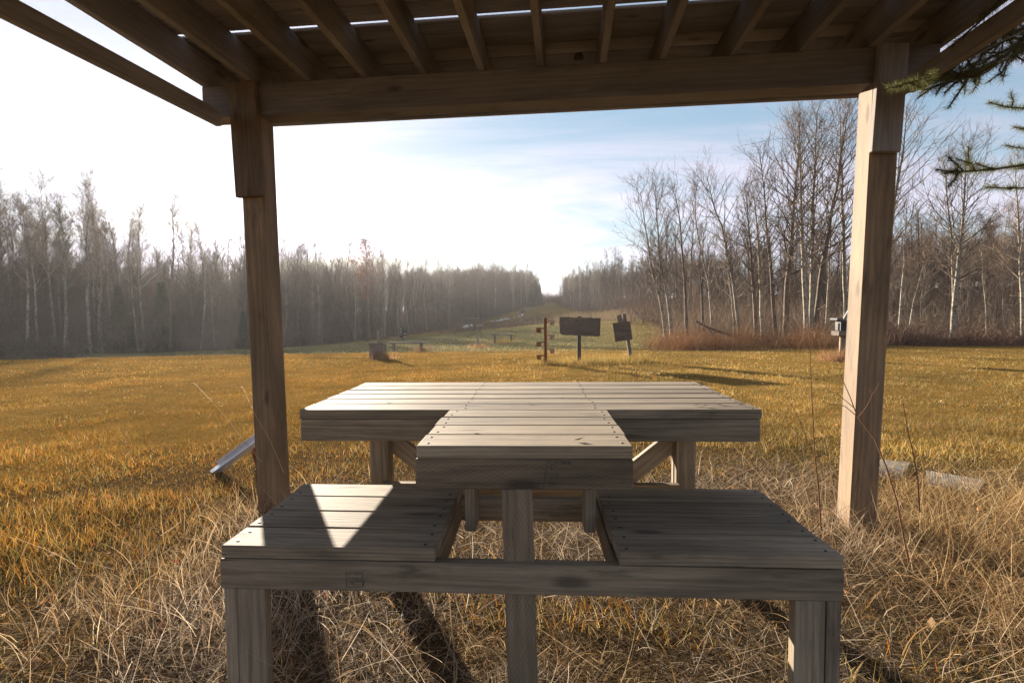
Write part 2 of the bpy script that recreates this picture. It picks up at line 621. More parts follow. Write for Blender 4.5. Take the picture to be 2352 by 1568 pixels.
grn = ramp(nt, math_n(nt, 'ADD', math_n(nt, 'MULTIPLY', n1, .4), math_n(nt, 'MULTIPLY', n2, .6)),
           ((.38, (.10, .105, .05)), (.5, (.17, .15, .075)), (.64, (.25, .20, .10))))
flo = ramp(nt, n2, ((.38, (.06, .045, .035)), (.6, (.15, .10, .065))))
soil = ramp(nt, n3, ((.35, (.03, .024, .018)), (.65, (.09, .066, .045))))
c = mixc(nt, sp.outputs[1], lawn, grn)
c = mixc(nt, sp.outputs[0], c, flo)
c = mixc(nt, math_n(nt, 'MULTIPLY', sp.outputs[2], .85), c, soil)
c = mixc(nt, math_n(nt, 'MULTIPLY', smooth(nt, n3, .35, .65), .45), c, mixc(nt, .5, c, (.06, .04, .02)))
nt.links.new(c, bs.inputs['Base Color'])
bs.inputs['Roughness'].default_value = 1.
bs.inputs['Specular IOR Level'].default_value = 0.
bp = N(nt, 'ShaderNodeBump')
bp.inputs['Strength'].default_value = .9
bp.inputs['Distance'].default_value = .06
nt.links.new(math_n(nt, 'ADD', math_n(nt, 'MULTIPLY', n3, .5), n2), bp.inputs['Height'])
nt.links.new(bp.outputs[0], bs.inputs['Normal'])
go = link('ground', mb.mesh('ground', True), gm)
tag(go, kind='structure')


# ------------------------------------------------------------------ lumber
_bc = {}


def board_mesh(L, W, T, bev=.003):
    key = (round(L, 4), round(W, 4), round(T, 4), bev)
    if key in _bc: return _bc[key]
    bm = bmesh.new()
    bmesh.ops.create_cube(bm, size=1)
    bmesh.ops.scale(bm, vec=(L, W, T), verts=bm.verts)
    bmesh.ops.bevel(bm, geom=bm.edges[:], offset=bev, segments=1, affect='EDGES')
    me = bpy.data.meshes.new('board')
    bm.to_mesh(me)
    bm.free()
    _bc[key] = me
    return me


def lumber(name, root, p0, p1, W, T, wdir, mat, label=None, bev=.003, screws=None, jitter=0.):
    """a board from p0 to p1 (centre line); W measured along wdir, T across it"""
    p0, p1 = Vector(p0), Vector(p1)
    x = (p1 - p0)
    L = x.length
    x.normalize()
    y = Vector(wdir)
    y = (y - x * y.dot(x)).normalized()
    z = x.cross(y)
    me = board_mesh(L, W, T, bev)
    if me.materials and me.materials[0] != MT[mat]:
        me = me.copy()
        me.materials.clear()
    o = link(name, me, MT[mat], root)
    R = Matrix((x, y, z)).transposed().to_4x4()
    loc = (p0 + p1) / 2 - (root.location if root else Vector())
    if jitter:
        R = R @ Matrix.Rotation(random.uniform(-jitter, jitter), 4, 'X') @ Matrix.Rotation(random.uniform(-jitter, jitter) * .3, 4, 'Z')
    o.matrix_local = Matrix.Translation(loc) @ R
    if label: o['label'] = label
    if screws:
        mb = MB()
        for sx, sy in screws:
            a = np.arange(7) * 2 * math.pi / 7
            sx += random.uniform(-.006, .006)
            sy += random.uniform(-.006, .006)
            v = np.stack([sx + .0048 * np.cos(a), sy + .0048 * np.sin(a), np.full(7, T / 2 + .0012)], -1)
            v = np.vstack([v, np.stack([sx + .0052 * np.cos(a), sy + .0052 * np.sin(a), np.full(7, T / 2 - .004)], -1)])
            f = [(0, i, i + 1) for i in range(1, 6)]
            for i in range(7):
                j = (i + 1) % 7
                f += [(i, i + 7, j + 7), (i, j + 7, j)]
            mb.add(v, f)
        s = link('screw', mb.mesh('screw'), MT['screw'], o)
        s['kind'] = 'stuff'
    return o


XA, YA, ZA = (1, 0, 0), (0, 1, 0), (0, 0, 1)
T2, W4, W6 = .038, .089, .140

# ------------------------------------------------------------------ shooting bench
ZT, ZS = EYE - .378, EYE - .6763
Y1, BD = 1.490, .1435
YT = Y1 + 4 * BD
Y3 = 1.460
bench = empty('shooting_bench', (0, 1.8, 0), 'weathered T-shaped wooden shooting table with two plank seats under the shelter', 'table')
w1, w2, w3 = .631, 1.85, 1.79
tx, sx_ = -.006, -.004


def BW(): return .1345 + random.uniform(-.003, .002)


def scr(L, W, n=2, ends=.03, mid=()):
    out = []
    for e in (-1, 1):
        for k in (-1, 1):
            out.append((e * (L / 2 - ends), k * W * .27))
    for mx in mid:
        for k in (-1, 1): out.append((mx, k * W * .27))
    return out


for i in range(6):
    y = YT + BD * (i + .5)
    e0, e1 = random.uniform(-.006, .006), random.uniform(-.006, .006)
    lumber('top_board', bench, (tx - w2 / 2 + e0, y, ZT - T2 / 2 + random.uniform(-.0015, .0015)), (tx + w2 / 2 + e1, y, ZT - T2 / 2), BW(), T2, YA, 'bench',
           screws=scr(w2, .1375, mid=(-.25, .28)), jitter=.016)
for i in range(4):
    y = Y1 + BD * (i + .5)
    e0, e1 = random.uniform(-.004, .004), random.uniform(-.004, .004)
    lumber('top_board', bench, (-w1 / 2 + e0, y, ZT - T2 / 2 + random.uniform(-.001, .001)), (w1 / 2 + e1, y, ZT - T2 / 2), BW(), T2, YA, 'bench',
           screws=scr(w1, .1375), jitter=.014)
za = ZT - T2 - .0015 - W4 / 2
# aprons of the table
fa = lumber('apron', bench, (-w1 / 2 - .004, Y1 + T2 / 2, za), (w1 / 2 - .002, Y1 + T2 / 2, za), W4, T2, ZA, 'bench_inc', 'incised front rail with a pencilled line and a faded lumber stamp')
for s in (-1, 1):
    lumber('apron', bench, (s * (w1 / 2 - T2 / 2 - .003), Y1 + T2 + .002, za), (s * (w1 / 2 - T2 / 2 - .003), YT + .84, za), W4 - .002, T2, ZA, 'bench')
    a, b = sorted((s * (w1 / 2 + .001), tx + s * (w2 / 2 - .003)))
    lumber('apron', bench, (a, YT + T2 / 2 + .004, za), (b, YT + T2 / 2 + .004, za), W4, T2, ZA, 'bench')
    lumber('apron', bench, (tx + s * (w2 / 2 - T2 / 2 - .003), YT + T2 + .006, za), (tx + s * (w2 / 2 - T2 / 2 - .003), YT + .85, za), W4 - .002, T2, ZA, 'bench')
lumber('apron', bench, (tx - w2 / 2 + .003, YT + .861 - T2 / 2, za), (tx + w2 / 2 - .003, YT + .861 - T2 / 2, za), W4, T2, ZA, 'bench')
# pencil line and illegible stamp on the incised rail
mk = MB()
yf = Y1 - .0012


def stroke(p, q, wd):
    p, q = np.array(p), np.array(q)
    d = q - p
    n = np.array([-d[1], d[0]]) / (np.hypot(*d) + 1e-9) * wd / 2
    mk.add([(p[0] - n[0], yf, p[1] - n[1]), (q[0] - n[0], yf, q[1] - n[1]), (q[0] + n[0], yf, q[1] + n[1]), (p[0] + n[0], yf, p[1] + n[1])], [[0, 1, 2], [0, 2, 3]])


zt_ = ZT - T2 - .002
xs0 = (1247 - 1199) / 812.
stroke((xs0 + .010, zt_), (xs0 - .006, zt_ - W4 + .004), .0022)
r2 = random.Random(3)
for lx, z0, z1 in ((.020, .010, .028), (.020, .040, .062), (.032, .004, .022), (.034, .040, .058), (.014, .066, .080), (.026, .066, .078)):
    z = z0
    while z < z1:
        stroke((xs0 + lx - .004, zt_ - z), (xs0 + lx + .004 + r2.uniform(-.003, .002), zt_ - z - r2.uniform(0, .004)), .0016)
        z += r2.uniform(.0035, .006)
    stroke((xs0 + lx + .003, zt_ - z0), (xs0 + lx + .0035, zt_ - z0 - .006), .0014)
for k in range(9):
    stroke((xs0 + .045 + k * .0035, zt_ - .003), (xs0 + .046 + k * .0035 + r2.uniform(-.003, .003), zt_ - .014), .0017)
o = link('lumber_stamp', mk.mesh('lumber_stamp'), MT['ink'], bench)
o.location = -Vector(bench.location)
o['label'] = 'faded dark pencil line and illegible lumber stamp on the rail'
# centre leg
lumber('leg', bench, (-.004, Y1 + T2 / 2 + .004 - .03, -.06), (-.022, Y1 + T2 / 2 + .004 - .006, za - W4 / 2), W4, T2, XA, 'bench_inc', 'incised centre leg')
# seats (tilted slightly to the right)
tilt = .010
inn = .255


def zs(x): return ZS - tilt * x * .6


for s in (-1, 1):
    for i in range(4):
        y = Y3 + BD * (i + .5)
        xo, xi = sx_ + s * w3 / 2, s * inn + (-.006 if s < 0 else .012)
        a, b = sorted((xo + random.uniform(-.004, .004), xi + random.uniform(-.003, .003)))
        L = b - a
        lumber('seat_board', bench, (a, y, zs(a) - T2 / 2), (b, y, zs(b) - T2 / 2), BW(), T2, YA, 'bench', screws=scr(L, .1375), jitter=.014)
zb = -T2 - .0015 - W4 / 2
rl = sx_ - w3 / 2 - .002
rr = sx_ + w3 / 2 + .003
fr = lumber('seat_rail', bench, (rl, Y3 + T2 / 2 + .001, zs(rl) + zb), (rr, Y3 + T2 / 2 + .001, zs(rr) + zb), W4, T2, ZA, 'bench', 'front seat rail with a small boxed grade stamp',
            screws=None)
lumber('seat_rail', bench, (rl + .04, Y3 + 4 * BD - T2 / 2, zs(rl) + zb), (rr - .04, Y3 + 4 * BD - T2 / 2, zs(rr) + zb), W4, T2, ZA, 'bench')
for s in (-1, 1):
    x = s * (inn + .022)
    lumber('seat_joist', bench, (x, Y3 + T2 + .003, zs(x) + zb), (x, Y3 + 4 * BD - T2 - .002, zs(x) + zb), W4 - .002, T2, ZA, 'bench')
    x = sx_ + s * (w3 / 2 - .021)
    lumber('seat_joist', bench, (x, Y3 + T2 + .003, zs(x) + zb), (x, Y3 + 4 * BD - T2 - .002, zs(x) + zb), W4 - .002, T2, ZA, 'bench')
    x = s * .205 + .012
    lumber('hanger', bench, (x, 1.80, .455), (x, 1.80, za - .02), W4, T2, YA, 'bench')
    # front leg of three boards: a flat one between two set on edge
    xc = sx_ + s * (w3 / 2 - .085)
    zl = zs(xc) + zb - W4 / 2 - .001
    yl = Y3 + .006
    lumber('leg', bench, (xc, yl + T2 / 2, -.06), (xc, yl + T2 / 2, zl), W4 - .004, T2, XA, 'bench')
    for k in (s,):
        xe = xc + k * (W4 / 2 + T2 / 2 + (.001 if k * s > 0 else .003))
        lumber('leg_side', bench, (xe, yl + W4 / 2 + (.004 if k < 0 else -.003), -.06), (xe, yl + W4 / 2 + (.004 if k < 0 else -.003), zl), W4, T2, YA, 'bench')
# trestle under the long part of the table
YL = 2.46
for s in (-1, 1):
    x = .008 + s * .728
    lumber('leg', bench, (x, YL, -.06), (x, YL, za + W4 / 2 - .002), W4, T2, XA, 'bench')
    lumber('leg', bench, (x - s * .004, YL + T2 + .003, -.06), (x - s * .004, YL + T2 + .003, za + .03), W4, T2, XA, 'bench')
    lumber('brace', bench, (x - s * .03, YL + .06, .60), (x - s * .40, YL + .06, .30), W4, T2, ZA, 'bench')
    lumber('brace', bench, (x - s * .015, YL + .02, .58), (x + s * .08, YL - .02, za - .03), W4 * .7, T2, (1, 0, .6), 'bench')
lumber('rail', bench, (-.70, YL - T2 - .002, .365), (.70, YL - T2 - .002, .365), W4, T2, ZA, 'bench_inc')
# boxed grade stamp on the front seat rail
mk = MB()
yf = Y3 - .0012
gx0, gz0 = (795 - 1195) / 823., None
p = atY(795, 1315, Y3)
p2 = atY(833, 1347, Y3)
gx0, gx1, gz1, gz0 = p[0], p2[0], p[2], p2[2]
for a, b in (((gx0, gz1), (gx1, gz1)), ((gx0, gz0), (gx1, gz0)), ((gx0, gz0), (gx0, gz1)), ((gx1, gz0), (gx1, gz1)), ((gx1 + .004, gz0 + .002), (gx1 + .004, gz0 + .02))):
    stroke(a, b, .0018)
for k in range(16):
    x = r2.uniform(gx0 + .004, gx1 - .008)
    z = r2.uniform(gz0 + .005, gz1 - .004)
    stroke((x, z), (x + r2.uniform(.004, .009), z + r2.uniform(-.002, .002)), .0016)
o = link('grade_stamp', mk.mesh('grade_stamp'), MT['ink'], bench)
o.location = -Vector(bench.location)
o['label'] = 'small boxed grade stamp in dark ink'

# ------------------------------------------------------------------ shelter
PHI = -.06
U = np.array([math.cos(PHI), math.sin(PHI), 0])
V = np.array([-math.sin(PHI), math.cos(PHI), 0])
O = np.array([.12, 3.0, 0])


def S(u, v, z): return O + U * u + V * v + np.array([0, 0, z])


def pl(x, y, v=0.): return atPlane(x, y, S(0, v, 0), V)


def uo(p): return float(np.dot(np.asarray(p) - O, U))


shelter = empty('shelter', (0, 3.0, 0), 'open brown timber shelter with plank roof on square posts', 'shelter')
ZB0, ZB1, ZR1 = 2.405, 2.592, 2.776
PW = .14


def leaning_post(pt, pb, zbot, ztop):
    """pt / pb: two points on the front left edge"""
    d = (pt - pb) / (pt[2] - pb[2])
    a = pb + d * (zbot - pb[2])
    b = pb + d * (ztop - pb[2])
    off = U * PW / 2 + V * PW / 2
    return a + off, b + off


a, b = leaning_post(pl(1997, 357), pl(1953, 1169), -.3, ZB0)
lumber('post', shelter, a, b, PW, PW, U, 'post', 'right-hand square post, lit on its left face', bev=.004)
rp = (a, b)
a, b = leaning_post(pl(557.5, 478), pl(590, 1130), -.3, ZB0)
lumber('post', shelter, a, b, PW, PW, U, 'post', 'left-hand square post standing against the sun', bev=.004)
lp = (a, b)
ul, ur = uo(pl(463, 205)), uo(pl(2161, 122))
lumber('beam', shelter, S(ul, .065, (ZB0 + ZB1) / 2), S(ur, .065, (ZB0 + ZB1) / 2), ZB1 - ZB0, .128, ZA, 'roofwood', 'heavy front beam', bev=.004)
# cleats over the joint of post and beam
u0, u1 = uo(pl(1999, 340)), uo(pl(2051, 340))
zc = pl(2050, 352)[2]
lumber('cleat', shelter, S((u0 + u1) / 2 + .003, -.0215, zc), S((u0 + u1) / 2 + .030, -.0215, ZB1 - .004), .142, T2, U, 'roofwood')
u0 = uo(lp[1])
ca, cb_ = uo(pl(550, 455)) + .071, uo(pl(540, 312)) + .071
lumber('cleat', shelter, S(ca + .013, -.0215, pl(550, 455)[2]), S(cb_ + .003, -.0215, ZB1 - .004), .168, T2, U, 'post')
# side beams running back past the camera
uR = uo(rp[1]) + .085
lumber('side_beam', shelter, S(uR, -4.2, 2.372), S(uR, -.045, 2.372), W4, T2, ZA, 'roofwood')
uL = -1.955
lumber('side_beam', shelter, S(uL - .20, -4.2, 2.378), S(uL, -.045, 2.378), W4, T2, ZA, 'roofwood')
# rear frame (behind the camera)
for u in (uL - .1, uR - .05):
    lumber('post', shelter, S(u, -4.1, -.3), S(u, -4.1, ZB0), PW, PW, U, 'post')
lumber('beam', shelter, S(ul, -4.15, (ZB0 + ZB1) / 2), S(ur, -4.15, (ZB0 + ZB1) / 2), ZB1 - ZB0, .128, ZA, 'roofwood')
# rafters
RU = [-2.075, -1.765, -1.42, -1.076, -.725, -.387, -.048, .30, .622, .995, 1.35, 1.70, 2.06]
zr = (ZB1 + ZR1) / 2 + .001
for i, u in enumerate(RU):
    lumber('rafter', shelter, S(u + random.uniform(-.004, .004), -4.5, zr), S(u, .56, zr), ZR1 - ZB1 - .002, T2, ZA, 'roofwood')
lumber('fascia', shelter, S(-2.2, .585, 2.665), S(2.22, .585, 2.665), .21, T2, ZA, 'roofwood')
# deck boards across the rafters; one joint stands open
gp = atZ(1000, 43, ZR1)
vg = float(np.dot(gp - O, V))
uA, uB = -2.22, 2.24
k = 0
v = vg - .006
while v > -4.5:
    wd = .139 + random.uniform(-.003, .003)
    lumber('roof_board', shelter, S(uA + random.uniform(-.01, .01), v - wd / 2, ZR1 + .0105 + random.uniform(-.001, .005)), S(uB, v - wd / 2, ZR1 + .011 + random.uniform(-.001, .002)), wd, .019, V, 'roofwood', bev=.005)
    v -= wd + .005
v = vg + .0355
while v < .62:
    wd = .139 + random.uniform(-.003, .003)
    lumber('roof_board', shelter, S(uA + random.uniform(-.01, .01), v + wd / 2, ZR1 + .0105 + random.uniform(-.001, .005)), S(uB, v + wd / 2, ZR1 + .011 + random.uniform(-.001, .002)), wd, .019, V, 'roofwood', bev=.005)
    v += wd + .005
for va, vb in ((-4.5, vg - .008), (vg + .13, v)):
    lumber('roofing_sheet', shelter, S(uA - .02, (va + vb) / 2, ZR1 + .031), S(uB + .02, (va + vb) / 2, ZR1 + .031), vb - va, .012, V, 'felt', bev=.001)

# wasp nest on the beam
mb = MB()
p = pl(1328, 139, -.001)
th = np.linspace(0, math.pi / 2, 6)
ring = np.linspace(0, 2 * math.pi, 13)[:-1]
vv, ff = [], []
for i, t in enumerate(th):
    for j, a in enumerate(ring):
        r = math.cos(t) * .028 * (1 + .12 * math.sin(3 * a + i))
        vv.append((r * math.cos(a), r * .8 * math.sin(a) - .01, .034 * math.sin(t)))
for i in range(5):
    for j in range(12):
        a, b = i * 12 + j, i * 12 + (j + 1) % 12
        ff += [(a, b, b + 12), (a, b + 12, a + 12)]
vv.append((0, -.01, -.004))
for j in range(12): ff.append((60 + 12, (j + 1) % 12, j))
mb.add(vv, ff)
o = link('wasp_nest', mb.mesh('wasp_nest', True), MT['nest'], None, tuple(p + np.array([0, -.008, 0])))
tag(o, 'small dark wasp nest clinging to the front beam between two rafters', 'nest')

# ------------------------------------------------------------------ things on the lawn
def ground_px(x, y, D):
    p = atD(x, y, D)
    p[2] = ground(p[0], p[1])
    return p


def pxh(D): return D / FPX


# rusty target tree
D = 13.5
b = ground_px(1253, 836, D)
t = empty('target_tree', b, 'rusty steel target tree with six swinging square plates', 'target')
H = (836 - 730) * pxh(D)
lumber('post', t, b + [0, 0, -.2], b + [0, 0, H], .078, .078, XA, 'rust', bev=.008)
mb = MB()
lumber('bent_cap', t, b + [-.002, 0, H + .001], b + [-.006, 0, H + .02], .062, .062, XA, 'rust_pale', bev=.006)
for y0, s, m in ((754, -1, 'rust'), (786, -1, 'rust'), (816, -1, 'rust'), (737, 1, 'rust_pale'), (770, 1, 'rust_pale'), (801.5, 1, 'rust_pale')):
    z = (836 - y0) * pxh(D)
    arm = lumber('plate_arm', t, b + [s * .036, -.03 + .0, z], b + [s * .228, -.03, z], .034, .012, ZA, m, bev=.002)
    pl_ = lumber('plate', t, b + [s * .116, -.044, z - .048], b + [s * .232, -.044, z - .048], .128, .012, ZA, m, bev=.003)

# large board sign
b = ground_px(1330, 836, 13.5)
t = empty('board_sign', b, 'wide weathered plywood board on a single post beside the rusty target', 'sign')
k = pxh(13.5)
pz = lambda y: (836 - y) * k
lumber('post', t, b + [0, .05, -.2], b + [.015, .05, pz(727)], .095, .07, XA, 'signwood', bev=.004)


def ragged(name, root, poly, thick, mat, n=5, amp=.008, seed=0):
    """a flat panel in the local XZ plane with slightly broken edges"""
    r = random.Random(seed)
    pts = []
    for (x0, z0), (x1, z1) in zip(poly, poly[1:] + poly[:1]):
        for i in range(n):
            f = i / n
            a = 0 if i == 0 else amp
            pts.append((x0 + (x1 - x0) * f + r.uniform(-a, a), z0 + (z1 - z0) * f + r.uniform(-a, a)))
    bm = bmesh.new()
    vs = [bm.verts.new((x, 0, z)) for x, z in pts]
    f = bm.faces.new(vs)
    ex = bmesh.ops.extrude_face_region(bm, geom=[f])
    bmesh.ops.translate(bm, vec=(0, thick, 0), verts=[v for v in ex['geom'] if isinstance(v, bmesh.types.BMVert)])
    bmesh.ops.recalc_face_normals(bm, faces=bm.faces)
    me = bpy.data.meshes.new(name)
    bm.to_mesh(me)
    bm.free()
    return link(name, me, MT[mat], root)


def P13(x, y): return ((x - 1330) * k, pz(y) + (x - 1330) * k * -.0087)


o = ragged('panel', t, [P13(1286, 728), P13(1375, 731), P13(1374, 773), P13(1290, 770)], .022, 'signwood', 14, .010, 4)
o.location = (0, -.02, 0)
o = ragged('backing_strip', t, [P13(1372, 731), P13(1379.5, 731), P13(1378, 772.5), P13(1371, 772.5)], .02, 'signwood', 4, .003, 7)
o.location = (0, .006, 0)
o = ragged('backing_strip', t, [P13(1285, 729), P13(1297, 729.5), P13(1296, 766), P13(1286, 767)], .02, 'signwood', 9, .006, 9)
o.location = (0, .006, 0)

# tilted board
b = ground_px(1452, 827, 14.4)
k = pxh(14.4)
t = empty('tilted_sign', b, 'leaning post with a square board and a small upper board nailed to it', 'sign')
lumber('post', t, b + [.02, .06, -.2], b + [(1433 - 1452) * k, .06, (827 - 719) * k], .09, .09, XA, 'signwood', bev=.004)


def P14(x, y): return ((x - 1452) * k, (827 - y) * k)


o = ragged('panel', t, [P14(1406.5, 739.5), P14(1447, 735.5), P14(1452.5, 777.5), P14(1413, 782.5)], .02, 'signwood', 6, .003, 1)
o.location = (0, -.02, 0)
o = ragged('upper_panel', t, [P14(1416, 722.5), P14(1427, 719), P14(1432, 738.5), P14(1419, 740.5)], .02, 'signwood', 4, .003, 2)
o.location = (0, -.045, 0)

# low board on a broken post (left)
b = ground_px(865, 822, 15.8)
k = pxh(15.8)
t = empty('low_target', b, 'dark square target box on the lawn with a broken stake behind it', 'target')
bw_, bh = 33 * k, 36 * k
lumber('stake', t, b + [.0, .32, -.2], b + [-.02, .32, (822 - 757) * k], .10, .06, XA, 'oldwood', bev=.004)
for i in range(4):
    z = bh * (i + .5) / 4
    lumber('face_board', t, b + [-bw_ / 2 + random.uniform(-.008, .008), 0, z], b + [bw_ / 2 + random.uniform(-.008, .008), 0, z], bh / 4 - .003, .03, ZA, 'signwood')
for s in (-1, 1):
    lumber('side_board', t, b + [s * (bw_ / 2 - .02), .14, 0], b + [s * (bw_ / 2 - .02), .14, bh - .01], .24, .025, YA, 'signwood')


def plank_bench(b, L, H, label, rot=0.):
    t = empty('plank_bench', b, label, 'bench', 'plank benches down the range')
    lumber('plank', t, b + [-L / 2, 0, H + .04], b + [L / 2, .0, H + .03], .26, .06, YA, 'signwood')
    for s in (-1, 1):
        x = s * L * .36
        lumber('leg', t, b + [x, 0, -.2], b + [x, 0, H + .004], .16, .13, YA, 'signwood')
    t.rotation_euler = (0, 0, rot)
    return t


b = ground_px(936, 810, 26)
plank_bench(b, 87 * pxh(26), 21 * pxh(26), 'longer nearer plank bench beside the dark square target', .06)
b = ground_px(1155, 787, 38)
plank_bench(b, 52 * pxh(38), 17 * pxh(38), 'shorter far plank bench left of the rusty target tree', -.03)

b = ground_px(1097, 798, 31)
t = empty('wooden_stake', b, 'lone grey stake standing between the two plank benches', 'stake')
lumber('shaft', t, b + [0, 0, -.2], b + [.06, 0, 54 * pxh(31)], .11, .09, XA, 'oldwood')
lumber('foot_wedge', t, b + [-.12, -.06, -.05], b + [.02, -.01, .16], .07, .04, ZA, 'oldwood')

b = ground_px(926, 792, 42)
t = empty('plate_rack', b, 'small black steel rack with white-spotted plates beyond the long bench', 'target')
k = pxh(42)
lumber('pole', t, b + [0, 0, -.2], b + [0, 0, 42 * k], .05, .05, XA, 'darkmetal')
for i, (s, z) in enumerate(((-1, 34), (-1, 27), (1, 29), (1, 22), (-1, 18), (1, 15))):
    o = lumber('plate', t, b + [s * .03, -.03, z * k], b + [s * .26, -.03, z * k], .16, .02, ZA, 'darkmetal')
for i, (s, z) in enumerate(((-1, 35), (-1, 28), (1, 24), (1, 16))):
    lumber('paint_patch', t, b + [s * .10, -.043, z * k], b + [s * .22, -.043, z * k], .06, .004, ZA, 'white', bev=.001)

# target frame, barrel, scraps in the far range
b = ground_px(1082, 728, 118)
k = pxh(118)
t = empty('crossbar_target', b, 'pale crossbar frame standing on the far brushy bank', 'target frame')
lumber('upright', t, b + [2.1, 0, -.2], b + [2.1, 0, 1.85], .14, .14, XA, 'oldwood')
lumber('upright', t, b + [-2.2, 0, -.2], b + [-2.2, 0, 1.65], .14, .14, XA, 'oldwood')
lumber('crossbar', t, b + [-2.4, -.08, 1.62], b + [2.5, -.08, 1.70], .16, .12, ZA, 'oldwood')
b = ground_px(1200, 720, 135)
mb = MB()
zz_ = np.array([0, .02, .3, .32, .36, .6, .62, .9, .92])
mb.tube(np.stack([np.zeros(9), np.zeros(9), zz_], -1), np.array([.40, .42, .42, .45, .42, .42, .45, .42, .40]), 16, cap=True)
o = link('barrel', mb.mesh('barrel', True), MT['blue'], None, tuple(b))
tag(o, 'faded blue barrel at the far end of the range', 'barrel')

# steel channel leaning by the left post
t = empty('metal_channel', tuple(atY(520, 1090, 3.92)[:2]) + (0,), 'bright metal channel propped at an angle beside the left shelter post', 'metal rail')
pa, pb_ = atY(470, 1094, 3.88), atY(592, 1006, 4.02)
dirv = (pb_ - pa) / np.linalg.norm(pb_ - pa)
sidev = np.array([-.15, .92, .36])
sidev -= dirv * np.dot(sidev, dirv)
sidev /= np.linalg.norm(sidev)
nrm = np.cross(dirv, sidev)
pc = pa + dirv * .12
lumber('web', t, pa - nrm * .0, pb_, .085, .004, sidev, 'metal', bev=.001)
lumber('flange', t, pc + sidev * .036 + nrm * .016, pb_ + sidev * .036 + nrm * .016, .034, .004, nrm, 'metal', bev=.001)
lumber('flange', t, pa + dirv * .03 - sidev * .036 - nrm * .020, pb_ - sidev * .036 - nrm * .020, .036, .004, nrm, 'metal', bev=.001)
lumber('prop', t, pc + [0, .0, -.01], pc + [.02, .02, -.14], .03, .03, XA, 'rust', bev=.003)
lumber('prop', t, pb_ - dirv * .05 + [0, 0, -.02], [pb_[0], pb_[1] + .02, -.05], .03, .03, XA, 'rust', bev=.003)

# ribbed slabs in the grass right of the shelter
def slab(q, label, ribs=9):
    pts = [atZ(x, y, .016) for x, y in q]
    c0 = np.mean(pts, axis=0)
    t = empty('paving_slab', (c0[0], c0[1], 0), label, 'slab', 'slabs in the grass beside the right post')
    A, B, C_, D_ = [np.array(p) - np.array([c0[0], c0[1], 0]) for p in pts]
    mb = MB()
    top = [A, B, C_, D_]
    n = ribs
    for i in range(n):
        f0, f1 = i / n, (i + .78) / n
        a0, a1 = A + (B - A) * f0, A + (B - A) * f1
        d0, d1 = D_ + (C_ - D_) * f0, D_ + (C_ - D_) * f1
        lift = np.array([0, 0, .002])
        dn = np.array([0, 0, -.006])
        v = [a0 + lift, a1 + lift, d1 + lift, d0 + lift, a0 + dn, a1 + dn, d1 + dn, d0 + dn]
        fs = []
        for qd in ((0, 1, 2, 3), (0, 4, 5, 1), (1, 5, 6, 2), (2, 6, 7, 3), (3, 7, 4, 0)):
            fs += [(qd[0], qd[1], qd[2]), (qd[0], qd[2], qd[3])]
        mb.add(v, fs)
    ro = link('rib', mb.mesh('rib'), MT['concrete'], t)
    ro['kind'] = 'stuff'
    mb = MB()
    v = [p + np.array([0, 0, -.002]) for p in top] + [p + np.array([0, 0, -.08]) for p in top]
    fs = []
    for qd in ((0, 1, 2, 3), (0, 4, 5, 1), (1, 5, 6, 2), (2, 6, 7, 3), (3, 7, 4, 0), (7, 6, 5, 4)):
        fs += [(qd[0], qd[1], qd[2]), (qd[0], qd[2], qd[3])]
    mb.add(v, fs)
    link('slab_body', mb.mesh('slab_body'), MT['concrete'], t)


slab([(2006, 1098), (2070, 1096), (2092, 1062), (2016, 1054)], 'ribbed grey slab touching the right shelter post', 24)
slab([(2130, 1110), (2248, 1132), (2262, 1102), (2128, 1080)], 'ribbed grey slab farther from the right shelter post', 34)

# clay trap box on a round post behind the right shelter post
D = 14.0
b = ground_px(1934, 834, D)
k = pxh(D)
t = empty('box_on_post', b, 'grey lidded box with white rods on a round post behind the right shelter post', 'box')
mb = MB()
mb.tube(np.array([(0, 0, -.2), (0, 0, .3), (.005, 0, .70)]), (.085, .08, .078), 14, cap=True)
link('round_post', mb.mesh('round_post', True), MT['post'], t)
zb_ = (834 - 776) * k
lumber('tray', t, b + [-.20, 0, zb_ + .06], b + [.22, 0, zb_ + .06], .36, .12, YA, 'signwood', bev=.004)
lumber('housing', t, b + [-.13, 0, zb_ + .26], b + [.2, 0, zb_ + .26], .28, .26, YA, 'darkmetal', bev=.01)
lumber('lid', t, b + [-.25, 0, zb_ + .44], b + [.24, 0, zb_ + .34], .36, .06, YA, 'grey_plastic', bev=.008)
for dx in (0, .09):
    lumber('white_rod', t, b + [-.01 + dx, -.05, zb_ + .46 - dx * .5], b + [.17 + dx * .8, -.05, zb_ + .80 - dx * 1.6], .025, .025, YA, 'white', bev=.004)
lumber('bottle', t, b + [-.19, -.14, zb_ + .13], b + [-.185, -.14, zb_ + .33], .05, .05, XA, 'grey_plastic', bev=.012)

# ------------------------------------------------------------------ bare trees
def rot_about(v, axis, ang):
    axis = axis / (np.linalg.norm(axis) + 1e-9)
    return v * math.cos(ang) + np.cross(axis, v) * math.sin(ang) + axis * np.dot(axis, v) * (1 - math.cos(ang))


